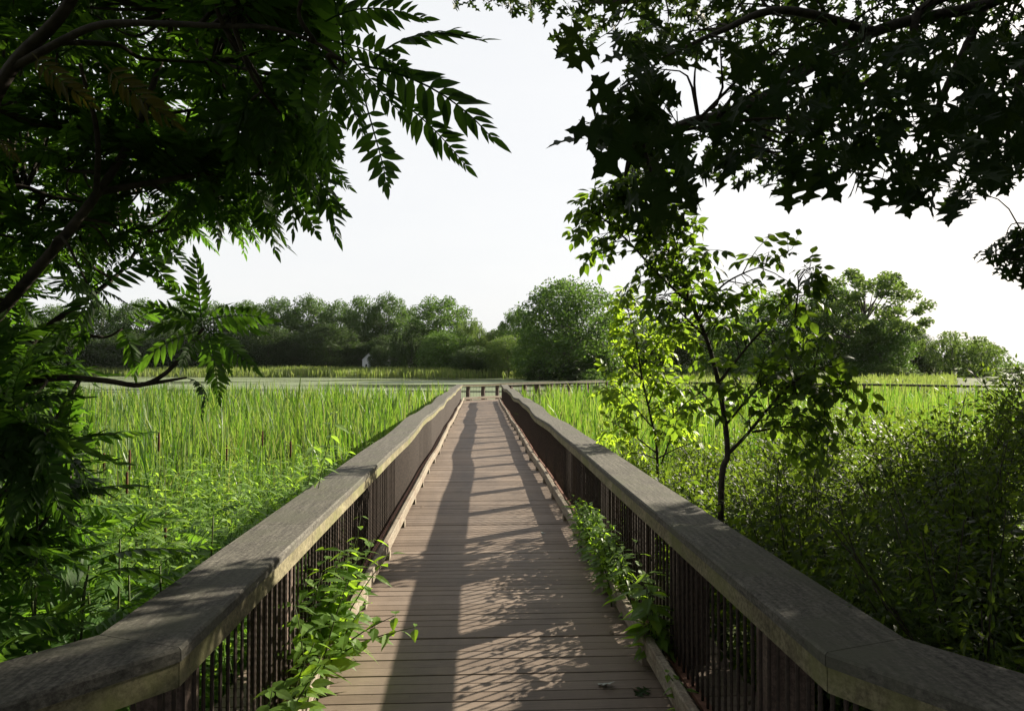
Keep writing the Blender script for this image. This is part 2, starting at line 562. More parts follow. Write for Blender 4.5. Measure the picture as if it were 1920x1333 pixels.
def rod_mesh(near):
    """ribbed bar: near ones carry shallow rings like reinforcing steel"""
    g = MB()
    n = 45 if near else 2
    k = 6 if near else 4
    zs = np.linspace(.062, .722, n)
    V = []
    for i, z in enumerate(zs):
        s = .0068 + (.0012 if (near and i % 2) else 0)
        for q in range(k):
            b = q * 2 * math.pi / k + .3
            V.append((s * math.cos(b), s * math.sin(b), z))
    fs = [(i * k + q, i * k + (q + 1) % k, i * k + k + (q + 1) % k, i * k + k + q) for i in range(n - 1) for q in range(k)]
    g.add(V, fs + [tuple(range(k))[::-1], tuple((n - 1) * k + q for q in range(k))])
    return g


ROD_T = rod_mesh(True)
ROD_S = rod_mesh(False)


def resample(path, step):
    path = np.asarray(path, float)
    seg = np.linalg.norm(np.diff(path[:, :2], axis=0), axis=1)
    s = np.concatenate([[0], np.cumsum(seg)])
    q = np.arange(step * .5, s[-1], step)
    return np.stack([np.interp(q, s, path[:, k]) for k in range(path.shape[1])], 1), q


def railing(label, corners, side, wob, near=True, rod_pitch=.076, curb=True, first_rod_y=None, n_single=100, cutcap=True, post_step=1.2, kink=None):
    """corners: inner top edge of the cap, in plan"""
    root = thing('boardwalk_railing', label, 'railing', (corners[0][0], corners[0][1], 0))
    inv = Matrix.Translation((-corners[0][0], -corners[0][1], 0))

    def fin(o):
        o.matrix_parent_inverse = inv
        return o
    # stations with wobble
    path = []
    for i in range(len(corners) - 1):
        a = np.array(corners[i], float); b = np.array(corners[i + 1], float)
        L = np.linalg.norm(b - a)
        n = max(1, int(round(L / .8))) if L > 4 else 1
        for k in range(n):
            path.append([*(a + (b - a) * k / n), 0, k == 0])
    path.append([*corners[-1], 0, True])
    path = np.array(path, float)
    ph = len(label) * 1.7
    for i in range(1, len(path) - 1):
        y_ = path[i, 1]
        amp = np.clip((y_ - 4) / 9, 0, 1) * wob
        u_ = y_ + .3 * path[i, 0]
        path[i, 2] = amp * (1.3 * math.sin(u_ * .75 + ph) + .9 * math.sin(u_ * 1.55 + 2 * ph) + .2 * math.sin(u_ * 3.1 + ph))
        if not path[i, 3]:
            path[i, 0] += amp * .7 * (math.sin(u_ * .8 + 3 * ph) + .6 * math.sin(u_ * 1.7 + ph))
    corner = path[:, 3].copy()
    path = path[:, :3].copy()
    path[:, 2] += CAPZ
    off = mitre(path, side)
    C = .008
    # cap boards, one per two stations
    sec = [(0, -C), (C, 0), (.30 - C, 0), (.30, -C), (.30, -.04), (0, -.04)]
    if side < 0:
        sec = sec[::-1]
    i = 0
    bounds = []
    while i < len(path) - 1:
        j = min(i + (4 if bounds and len(bounds) != 1 else 2), len(path) - 1)
        for q_ in range(i + 1, j):
            if corner[q_]:
                j = q_
                break
        bounds.append((i, j))
        g = MB()
        seg = path[i:j + 1].copy()
        d = norm(seg[1] - seg[0]); e = norm(seg[-1] - seg[-2])
        seg[0, :2] += d[:2] * .0015; seg[-1, :2] -= e[:2] * .0015
        sweep(g, seg, off[i:j + 1], sec)
        fin(g.build('cap_board', M['cap'], root))
        i = j
    # fascia boards under the inner edge
    sec2 = [(.006, -.115), (.006, -.042), (.044, -.042), (.044, -.115)]
    if side < 0:
        sec2 = sec2[::-1]
    for i, j in bounds:
        g = MB()
        seg = path[i:j + 1].copy()
        d = norm(seg[-1] - seg[0])
        seg[0, :2] += d[:2] * .002; seg[-1, :2] -= d[:2] * .002
        sweep(g, seg, off[i:j + 1], sec2)
        fin(g.build('fascia_board', M['fascia'], root))
    flat = path.copy(); flat[:, 2] = 0
    g = MB()
    sec3 = [(.05, .045), (.05, .061), (.10, .061), (.10, .045)]
    sec4 = [(.05, .7225), (.05, .7275), (.10, .7275), (.10, .7225)]
    if side < 0:
        sec3, sec4 = sec3[::-1], sec4[::-1]
    sweep(g, flat, off, sec3)
    fin(g.build('bottom_plate', M['plate'], root))
    g = MB()
    zz = path.copy(); zz[:, 2] -= CAPZ
    sweep(g, zz, off, [(o, z - .0075) for o, z in sec4])
    fin(g.build('top_plate', M['plate'], root))
    if curb:
        sec5 = [(-.085, .07), (-.085, .164), (-.08, .17), (-.045, .17), (-.037, .164), (-.037, .07)]
        if side < 0:
            sec5 = sec5[::-1]
        for i, j in bounds:
            g = MB()
            seg = flat[i:j + 1].copy()
            d = norm(seg[-1] - seg[0])
            seg[0, :2] += d[:2] * .003; seg[-1, :2] -= d[:2] * .003
            sweep(g, seg, off[i:j + 1], sec5)
            fin(g.build('curb_board', M['curb'], root))
    # posts and curb blocks
    sd = norm(np.diff(path[:, :2], axis=0))
    gp = MB()
    gp.box(-.09, .07, -.055, .055, -.3, .789)
    gp.box(.0725, .1, -.035, .035, -.2, .5)
    gb = MB(); gb.box(-.03, .03, -.05, .05, .001, .069)
    pts, q = resample(path, post_step)
    seglen = np.concatenate([[0], np.cumsum(np.linalg.norm(np.diff(path[:, :2], axis=0), axis=1))])
    pm = bm_ = None
    for p, s in zip(pts, q):
        k = min(np.searchsorted(seglen, s, side='right') - 1, len(sd) - 1)
        d = sd[k]; n = np.array([d[1], -d[0]]) * side
        ang = math.atan2(n[1], n[0])
        o = gp.build('post', M['post'], root) if pm is None else bpy.data.objects.new('post', pm.data)
        if pm is None: pm = o
        else: COL.objects.link(o); o.parent = root
        o.location = (p[0] + n[0] * .195 - corners[0][0], p[1] + n[1] * .195 - corners[0][1], p[2] - CAPZ)
        o.rotation_euler = (0, 0, ang)
        if curb:
            o2 = gb.build('curb_block', M['curb'], root) if bm_ is None else bpy.data.objects.new('curb_block', bm_.data)
            if bm_ is None: bm_ = o2
            else: COL.objects.link(o2); o2.parent = root
            o2.location = (p[0] - n[0] * .061 - corners[0][0], p[1] - n[1] * .061 - corners[0][1], 0)
            o2.rotation_euler = (0, 0, ang)
    # rods
    pts, q = resample(path, rod_pitch)
    ds = np.linalg.norm(pts[:, :2], axis=1)
    order = [i for i in np.argsort(ds) if pts[i, 1] > .6]
    single = set(order[:n_single]) if near else set()
    ts = None
    rest = MB()
    RP, RM = [], []
    for i, (p, s) in enumerate(zip(pts, q)):
        if np.min(np.abs(((s / post_step) % 1) - .5)) * post_step < .02:
            pass
        k = min(np.searchsorted(seglen, s, side='right') - 1, len(sd) - 1)
        d = sd[k]; n = np.array([d[1], -d[0]]) * side
        ang = math.atan2(n[1], n[0])
        pos = np.array([p[0] + n[0] * .075, p[1] + n[1] * .075, 0])
        if i in single:
            if ts is None:
                ts = ROD_T.build('baluster', M['steel'], root); o = ts
            else:
                o = bpy.data.objects.new('baluster', ts.data); COL.objects.link(o); o.parent = root
            o.location = (pos[0] - corners[0][0], pos[1] - corners[0][1], 0)
            o.rotation_euler = (0, 0, R.uniform(0, 6.28))
        else:
            ca, sa = math.cos(ang), math.sin(ang)
            RP.append(pos); RM.append([[ca, -sa, 0], [sa, ca, 0], [0, 0, 1]])
    if RP:
        rest.inst(ROD_S.tpl(), np.array(RM), np.array(RP))
        o = fin(rest.build('far_balusters', M['steel'], root))
        o['kind'] = 'stuff'
    return root


railing('weathered railing beside nettles and cattails, a lime weed growing through it',
        [(LX - .88 * 2.9, YK - 2.9), (LX, YK), (LX, YL)], -1, .017)
railing('weathered boardwalk railing beside the shrubs and leaning sapling, its cap mostly in shade',
        [(RX + .68 * 2.9, YK - .12 - 2.9), (RX, YK - .12), (RX, YR)], 1, .017)
railing('outer railing of the second boardwalk leg, closing the far end of the straight walk',
        [(LX + .02, YL), tuple(O1)], -1, .012, near=False, rod_pitch=.12)
railing('inner railing of the second boardwalk leg, its pale posts standing over the cattails',
        [(RX + .02, YR + .02), tuple(I1), ], 1, .012, near=False, rod_pitch=.12)
railing('distant low boardwalk railing crossing behind the sunlit cattails at the foot of the willow',
        [tuple(I1 + D3 * .15), tuple(E2)], 1, .012, near=False, rod_pitch=.14)


# ------------------------------------------------------------------ leaf templates (unit length along +Y, face +Z)
def blade(g, base, dir_, side, nrm, L, Wd, st=((.0, .08), (.18, .82), (.42, 1.0), (.68, .72), (.88, .28)), fold=.18, droop=.15, curl=0.0):
    """a lanceolate leaf with a folded midrib"""
    V, fs = [], []
    base = np.array(base, float)
    for tt, ww in st:
        c = base + dir_ * (L * tt) - nrm * (droop * L * tt * tt) + side * (curl * L * tt * tt)
        V += [c - side * (Wd * ww * .5) + nrm * (fold * Wd * ww * .5), c, c + side * (Wd * ww * .5) + nrm * (fold * Wd * ww * .5)]
    tip = base + dir_ * L - nrm * (droop * L) + side * (curl * L)
    V.append(tip)
    n = len(st)
    for i in range(n - 1):
        a = i * 3
        fs += [(a, a + 1, a + 4, a + 3), (a + 1, a + 2, a + 5, a + 4)]
    a = (n - 1) * 3
    fs += [(a, a + 1, 3 * n), (a + 1, a + 2, 3 * n)]
    g.add(V, fs)


EX, EY, EZ = np.eye(3)


def pinnate(pairs=11, seed=0, arch=.16, leaflet=.25, start=.13, droopl=.25, width=.29):
    """compound leaf: rachis of length 1 along +Y with leaflet pairs and a terminal leaflet"""
    r = np.random.default_rng(seed)
    g = MB()
    ts = np.linspace(0, .92, 9)

    def pos(tt):
        return np.array([.04 * math.sin(tt * 3 + seed), tt, arch * (4 * tt * (1 - tt)) * .5 - arch * tt * tt])
    g.tube([pos(x) for x in ts], np.linspace(.009, .004, 9), 4)
    for k in range(pairs):
        tt = start + (0.9 - start) * (k / (pairs - 1)) ** .95
        b = pos(tt)
        env = math.sin(math.pi * (.22 + .70 * (k / (pairs - 1)))) ** .7
        for s in (-1, 1):
            a = math.radians(68 - 34 * (k / pairs) + r.normal(0, 7))
            dr = droopl + r.normal(0, .12)
            d = norm(EX * s * math.sin(a) + EY * math.cos(a) - EZ * dr)
            n = norm(EZ + EX * s * (.25 + r.normal(0, .2)) + EY * r.normal(0, .2))
            sd = norm(np.cross(d, n)); n = np.cross(sd, d)
            L = leaflet * env * r.uniform(.88, 1.1)
            blade(g, b, d, sd, n, L, L * width * r.uniform(.9, 1.15), fold=.2, droop=.16 + r.normal(0, .07), curl=-s * .10 if True else 0)
    b = pos(.92)
    blade(g, b, norm(EY - EZ * .25), EX, norm(EZ + EY * .25), leaflet * .72, leaflet * .72 * width, droop=.1)
    return g.tpl()


SUMAC = [pinnate(11 + s % 4, s, arch=.10 + .06 * s) for s in range(5)]


def ovate_tpl(width=.5, droop=.2, fold=.15, petiole=.18):
    g = MB()
    blade(g, EY * petiole, EY, EX, EZ, 1 - petiole, width, st=((0, .1), (.14, .78), (.36, 1.0), (.62, .72), (.85, .26)), fold=fold, droop=droop)
    g.add([(-.012, 0, 0), (.012, 0, 0), (.012, petiole + .03, 0), (-.012, petiole + .03, 0)], [(0, 1, 2, 3)])
    return g.tpl()


OVATE = ovate_tpl(.46)
OVATE_W = ovate_tpl(.62, .12)
LANCE = ovate_tpl(.26, .3, petiole=.1)


def compound5(seed=0, n=2):
    r = np.random.default_rng(seed)
    g = MB()
    g.tube([(0, 0, 0), (0, .35, .02), (0, .7, -.03)], [.012, .009, .006], 4)
    for k in range(n):
        b = np.array([0, .34 + .3 * k, 0.01])
        for s in (-1, 1):
            a = math.radians(62 - 12 * k + r.normal(0, 6))
            d = norm(EX * s * math.sin(a) + EY * math.cos(a) - EZ * (.3 + r.normal(0, .12)))
            nn = norm(EZ + EX * s * .3 + EY * r.normal(0, .15))
            sd = norm(np.cross(d, nn)); nn = np.cross(sd, d)
            L = r.uniform(.42, .52)
            blade(g, b, d, sd, nn, L, L * .5, st=((0, .12), (.2, .85), (.42, 1.0), (.66, .7), (.86, .25)), droop=.2)
    blade(g, (0, .7, -.03), norm(EY - EZ * .3), EX, norm(EZ + EY * .3), .5, .27, st=((0, .12), (.22, .85), (.45, 1.0), (.68, .7), (.86, .25)), droop=.15)
    return g.tpl()


COMP = [compound5(s, 1 + s % 2) for s in range(4)]


def oak_tpl(seed=0):
    r = np.random.default_rng(seed)
    half = [(.015, 0), (.07, .05), (.20, .055), (.27, .10), (.15, .17), (.085, .235), (.11, .285), (.27, .315), (.42, .33), (.395, .40), (.445, .455),
            (.27, .475), (.115, .515), (.10, .57), (.17, .63), (.31, .675), (.34, .735), (.21, .755), (.10, .80), (.105, .87), (.055, .90), (0, 1.0)]
    g = MB()
    for s in (-1, 1):
        V, fs = [], []
        for x, y_ in half:
            x = x * r.uniform(.9, 1.12)
            yy = y_
            bend = -.22 * yy * yy
            V += [(0, yy, bend), (s * x, yy, bend + .30 * x - .5 * x * x)]
        for i in range(len(half) - 1):
            a = 2 * i
            f = (a, a + 1, a + 3, a + 2)
            fs.append(f if s > 0 else f[::-1])
        g.add(V, fs)
    v, l, tt = g.tpl()
    n = len(half) * 2
    # weld the two halves along the midrib
    m = np.arange(len(v)); m[n::2] = np.arange(0, n, 2)
    l = m[l]
    g2 = MB(); g2.v = [v]; g2.l = [l]; g2.t = [tt]; g2.n = len(v)
    g2.add([(-.01, -.28, .03), (.01, -.28, .03), (.012, .02, 0), (-.012, .02, 0)], [(0, 1, 2, 3)])
    return g2.tpl()


OAK = [oak_tpl(s) for s in range(3)]


def place(g, tpls, P, D, Nn, S):
    """spread N leaves over the templates"""
    k = R.integers(0, len(tpls), len(P))
    Fm = frames(D, Nn) * np.asarray(S)[:, None, None]
    for j, tp in enumerate(tpls):
        s = k == j
        if s.any():
            g.inst(tp, Fm[s], P[s])


def rand_unit(n):
    return norm(R.normal(size=(n, 3)))


# ------------------------------------------------------------------ staghorn sumac overhanging at the left
def sumac_tree():
    root = thing('sumac_tree', 'dark backlit sumac with long feathery leaves overhanging the railing beside the cattails', 'tree', tuple(at(-420, 1120, 2.6)[:2]) + (GZ,))
    inv = Matrix.Translation(-root.location)
    wood_ = MB(); lf = MB(); old = MB()
    base = np.array(root.location)
    crotch = at(-260, 760, 2.7)
    br = []

    def branch(pix, r0, r1, ax=True):
        pts = np.array([at(*p) for p in pix])
        pts = smooth_path(pts, 5)
        wood_.tube(pts, np.linspace(r0, r1, len(pts)), 7)
        br.append(pts)
        return pts
    pts = smooth_path([base - [0, 0, .2], base + [.05, .03, .5], crotch], 5)
    wood_.tube(pts, np.linspace(.07, .05, len(pts)), 9)
    c = (-260, 760, 2.7)
    branch([c, (-90, 690, 2.7), (0, 585, 2.65), (90, 480, 2.6), (185, 360, 2.6), (255, 245, 2.7), (300, 120, 2.8), (330, 20, 2.9)], .027, .009)
    branch([(185, 360, 2.6), (300, 340, 2.7), (400, 325, 2.8), (510, 328, 2.9)], .014, .006)
    branch([(180, 370, 2.6), (182, 250, 2.45), (150, 120, 2.3)], .012, .006)
    branch([c, (-120, 760, 2.8), (0, 722, 2.85), (75, 625, 2.9), (165, 560, 3.0), (235, 500, 3.1), (270, 440, 3.2)], .022, .006)
    branch([(75, 625, 2.9), (60, 640, 2.9), (160, 630, 3.0), (200, 632, 3.05), (232, 615, 3.1)], .012, .004)
    branch([c, (-110, 800, 2.6), (0, 738, 2.6), (60, 716, 2.6), (120, 708, 2.62), (200, 714, 2.65), (262, 722, 2.7), (310, 700, 2.72), (345, 660, 2.74), (382, 615, 2.75)], .017, .006)
    branch([(262, 722, 2.7), (320, 713, 2.75), (350, 708, 2.8)], .009, .004)
    branch([c, (-150, 500, 2.4), (-60, 290, 2.3), (20, 130, 2.25), (105, 40, 2.2), (160, -40, 2.2)], .03, .015)
    branch([(20, 130, 2.25), (110, 80, 2.2), (190, 47, 2.15), (300, 45, 2.1), (420, 50, 2.05), (500, 52, 2.0), (590, 80, 1.98), (650, 120, 1.95)], .014, .004)
    branch([(110, 80, 2.2), (220, 85, 2.4), (270, 110, 2.5), (400, 118, 2.6)], .010, .004)
    branch([(-150, 500, 2.4), (-40, 220, 2.5), (60, 230, 2.6), (170, 240, 2.7), (240, 230, 2.8), (310, 215, 2.9), (430, 195, 3.0)], .018, .005)
    branch([(-90, 690, 2.7), (-40, 430, 2.9), (20, 350, 3.0), (100, 370, 3.1), (180, 380, 3.2)], .018, .006)
    branch([(590, 80, 1.98), (560, 20, 1.95), (600, -60, 1.95)], .008, .004)
    skel = np.concatenate(br)
    P, D, Nn, S = [], [], [], []

    def leaf(b, tip, nrm, store=None):
        b = np.array(b); tip = np.array(tip)
        L = np.linalg.norm(tip - b)
        P.append(b); D.append((tip - b) / L); Nn.append(nrm); S.append(L)
    view = lambda p: norm(CAM - p)
    # leaves that carry the outline against the sky and the pond
    hero = [((700, 118), (905, 32), 1.9), ((690, 118), (938, 248), 1.9), ((688, 178), (737, 378), 1.92), ((742, 185), (872, 312), 2.0), ((640, 130), (612, 310), 1.95),
            ((610, 40), (800, 20), 1.95), ((630, 80), (800, 130), 1.9), ((590, 90), (560, 250), 2.0), ((650, 100), (760, 210), 1.9), ((560, 60), (525, 195), 2.0), ((610, 100), (690, 260), 2.0),
            ((520, 330), (660, 405), 2.8), ((520, 330), (600, 452), 2.8), ((505, 330), (495, 455), 2.85), ((500, 325), (640, 300), 2.9), ((440, 320), (420, 430), 2.8), ((400, 330), (335, 450), 2.75),
            ((470, 320), (450, 440), 2.8), ((560, 300), (640, 430), 2.7), ((540, 300), (560, 440), 2.75), ((560, 290), (655, 350), 2.7), ((450, 330), (530, 455), 2.8), ((400, 330), (410, 455), 2.9), ((600, 220), (655, 310), 2.3), ((590, 230), (600, 330), 2.4), ((480, 300), (590, 260), 2.9), ((380, 330), (300, 480), 2.7), ((430, 195), (560, 230), 2.9), ((430, 200), (530, 300), 2.9), ((420, 190), (520, 150), 2.9)]
    # cluster at the tip of the low horizontal branch
    cl = [((384, 612), (366, 472), 2.75), ((386, 606), (525, 588), 2.6), ((388, 612), (478, 690), 2.55), ((380, 612), (262, 560), 2.75), ((378, 618), (232, 695), 2.85), ((392, 620), (405, 752), 2.5),
          ((384, 600), (300, 520), 2.9), ((390, 606), (450, 560), 3.1), ((384, 620), (330, 700), 2.6), ((388, 622), (445, 700), 2.9), ((380, 610), (255, 620), 2.6), ((392, 606), (505, 620), 2.9), ((350, 708), (400, 770), 2.8),
          ((232, 615), (330, 560), 3.1), ((265, 440), (330, 560), 3.1), ((270, 440), (350, 500), 3.2), ((180, 560), (130, 660), 3.0), ((232, 612), (250, 700), 3.1), ((120, 590), (90, 690), 2.9), ((60, 640), (30, 560), 2.8)]
    for (a, b, d) in hero + cl:
        pb = at(a[0], a[1], d); pt = at(b[0], b[1], d - R.uniform(0, .12))
        leaf(pb, pt, norm(view(pb) * R.uniform(.7, 1.1) * (1 if R.random() < .5 else -1) + np.array([0, 0, .6]) + R.normal(0, .22, 3)))
    # bulk of the crown
    poly = [(-500, -420), (660, -420), (650, 40), (690, 110), (640, 200), (560, 260), (560, 330), (440, 380), (330, 430), (270, 500), (180, 540), (60, 560), (-80, 620), (-500, 700)]
    n = 0
    tips = []
    while n < 350:
        px, py = R.uniform(-500, 680), R.uniform(-420, 640)
        if not inside(poly, np.array([px]), np.array([py]))[0]:
            continue
        d = R.uniform(2.5, 4.3)
        if px > 420: d = R.uniform(2.0, 2.7) if py < 230 else R.uniform(2.6, 3.3)
        p = at(px, py, d)
        tips.append(p); n += 1
    # low boughs that hang in front of the frame edge, down to the rail
    branch([c, (-180, 840, 2.6), (-60, 800, 2.6), (30, 796, 2.65), (95, 790, 2.7), (128, 760, 2.75)], .015, .004)
    branch([(-180, 840, 2.6), (-90, 900, 2.6), (0, 930, 2.6), (70, 915, 2.7)], .013, .004)
    branch([(-90, 900, 2.6), (-40, 1000, 2.5), (40, 1040, 2.5)], .011, .004)
    skel = np.concatenate(br)
    low = [(-400, 640), (60, 660), (50, 740), (140, 770), (175, 850), (150, 930), (110, 1010), (60, 1080), (-400, 1120)]
    k_ = 0
    while k_ < 75:
        px, py = R.uniform(-300, 180), R.uniform(640, 1110)
        if inside(low, np.array([px]), np.array([py]))[0]:
            tips.append(at(px, py, R.uniform(2.3, 3.2))); k_ += 1
    for px, py in ((345, 330), (400, 300), (455, 310), (500, 300), (540, 310), (480, 260), (420, 250), (370, 270), (545, 250), (340, 380), (400, 370), (330, 300), (600, 300)):
        tips.append(at(px, py, R.uniform(2.5, 3.1)))
    for p in tips:
        # twig back to the nearest limb
        q = skel[np.argmin(np.linalg.norm(skel - p, axis=1) + .25 * np.maximum(0, skel[:, 2] - p[2]))]
        L = np.linalg.norm(p - q)
        if L > .05:
            mid = (p + q) / 2 + R.normal(0, .04, 3) - [0, 0, .05 * L]
            tw = smooth_path([q, mid, p], 4)
            wood_.tube(tw, np.linspace(.008, .004, len(tw)), 5)
        out_ = norm(p - q + np.array([0, 0, .15]))
        k = R.integers(6, 10)
        a0 = R.uniform(0, 6.28)
        u = norm(np.cross(out_, [.2, .1, 1])); v = np.cross(out_, u)
        for i in range(k):
            a = a0 + i * 2.4
            d = norm(out_ * R.uniform(.25, .9) + (math.cos(a) * u + math.sin(a) * v) + np.array([0, 0, -.25]))
            L = R.uniform(.2, .37)
            t2 = p + d * L
            px, py, ww = project(t2[None])
            if px[0] > 640 or (py[0] > 470 and px[0] > 215) or ww[0] < .8:
                L *= .45; t2 = p + d * L
                px, py, ww = project(t2[None])
                if px[0] > 720 or (py[0] > 500 and px[0] > 250):
                    continue
            nn = norm(np.array([0, 0, 1.0]) + R.normal(0, .45, 3) + .5 * out_)
            leaf(p, t2, nn)
    P_, D_, N_, S_ = map(np.array, (P, D, Nn, S))
    place(lf, SUMAC, P_, D_, N_, S_)
    # two leaves that have turned
    for a, b, d in (((195, 120), (325, 225), 1.75), ((0, 262), (35, 300), 1.8), ((60, 100), (170, 190), 1.8)):
        pb, pt = at(*a, d), at(*b, d)
        place(old, SUMAC[:1], np.array([pb]), np.array([pt - pb]), np.array([view(pb)]), np.array([np.linalg.norm(pt - pb) * 1.05]))
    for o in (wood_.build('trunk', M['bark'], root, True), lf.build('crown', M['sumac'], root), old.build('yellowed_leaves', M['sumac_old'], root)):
        o.matrix_parent_inverse = inv


sumac_tree()


def sumac_shoot(label, px, pytop, d, spread, nl, lean=0, length=(.22, .38)):
    top = at(px, pytop, d)
    root = thing('sumac_shoot', label, 'plant', (top[0] - lean, top[1], GZ), group='young sumac shoots by the railing')
    inv = Matrix.Translation(-root.location)
    st, lf = MB(), MB()
    P, D, N_, S = [], [], [], []
    for k in range(3):
        ox, oy = (0, 0) if k == 0 else (R.uniform(-.32, .22), R.uniform(-.3, .35))
        hk = 1.0 if k == 0 else R.uniform(.6, .95)
        b = np.array([top[0] - lean + ox * .5, top[1] + oy * .5, GZ - .05])
        e = np.array([top[0] + ox, top[1] + oy, GZ + (top[2] - GZ) * hk])
        path = smooth_path([b, (b * .6 + e * .4) + [R.normal(0, .05), R.normal(0, .05), 0], e], 6)
        st.tube(path, np.linspace(.008, .004, len(path)), 6)
        n_ = int(nl * (1.0 if k == 0 else .8))
        for i in range(n_):
            tt = 1 - (i / n_) * .85
            p = path[int(tt * (len(path) - 1))]
            a = i * 2.4 + R.uniform(0, .5)
            d_ = norm([math.cos(a), math.sin(a), R.uniform(-.1, .7) if i < n_ * .5 else R.uniform(-.5, .35)])
            P.append(p); D.append(d_); N_.append(norm(np.array([0, -.25, 1]) + R.normal(0, .45, 3))); S.append(R.uniform(*length) * spread)
    place(lf, SUMAC, np.array(P), np.array(D), np.array(N_), np.array(S))
    for o in (st.build('stem', M['stem'], root, True), lf.build('crown', M['sumac_lit'], root)):
        o.matrix_parent_inverse = inv


sumac_shoot('tall young sumac standing in shade at the far edge of the low bough', 55, 770, 2.9, 1.15, 30)
sumac_shoot('young sumac with broad feathery leaves rising just outside the splayed railing', 225, 1010, 3.1, 1.1, 26)
sumac_shoot('dark young sumac crouched low against the bend of the shaded railing', 70, 960, 2.5, 1.1, 26)
sumac_shoot('small lit sumac among the nettles, feathery fronds held level', 400, 965, 4.1, 1.0, 16)
sumac_shoot('shaded sumac sprig at the frame edge beneath the dark branch', -40, 860, 2.3, 1.2, 26)
sumac_shoot('bushy sumac with half lit drooping leaves beside the leftmost cattail spike', 120, 840, 3.4, 1.1, 26)
sumac_shoot('low sumac tucked against the outer face of the railing, all in shade', 160, 1090, 2.55, .95, 24)
sumac_shoot('dark sumac filling the frame corner behind the splayed railing', -60, 1060, 2.2, 1.1, 26)
sumac_shoot('knee high sumac under the low bough, fronds drooping over nettles', 150, 960, 3.3, 1.0, 26)
sumac_shoot('lit fern like sumac closest to the sunlit cap, below the nettles', 300, 1060, 3.2, .85, 22)
sumac_shoot('second tier sumac behind the corner one, fronds catching green light', 20, 900, 3.6, 1.2, 28)


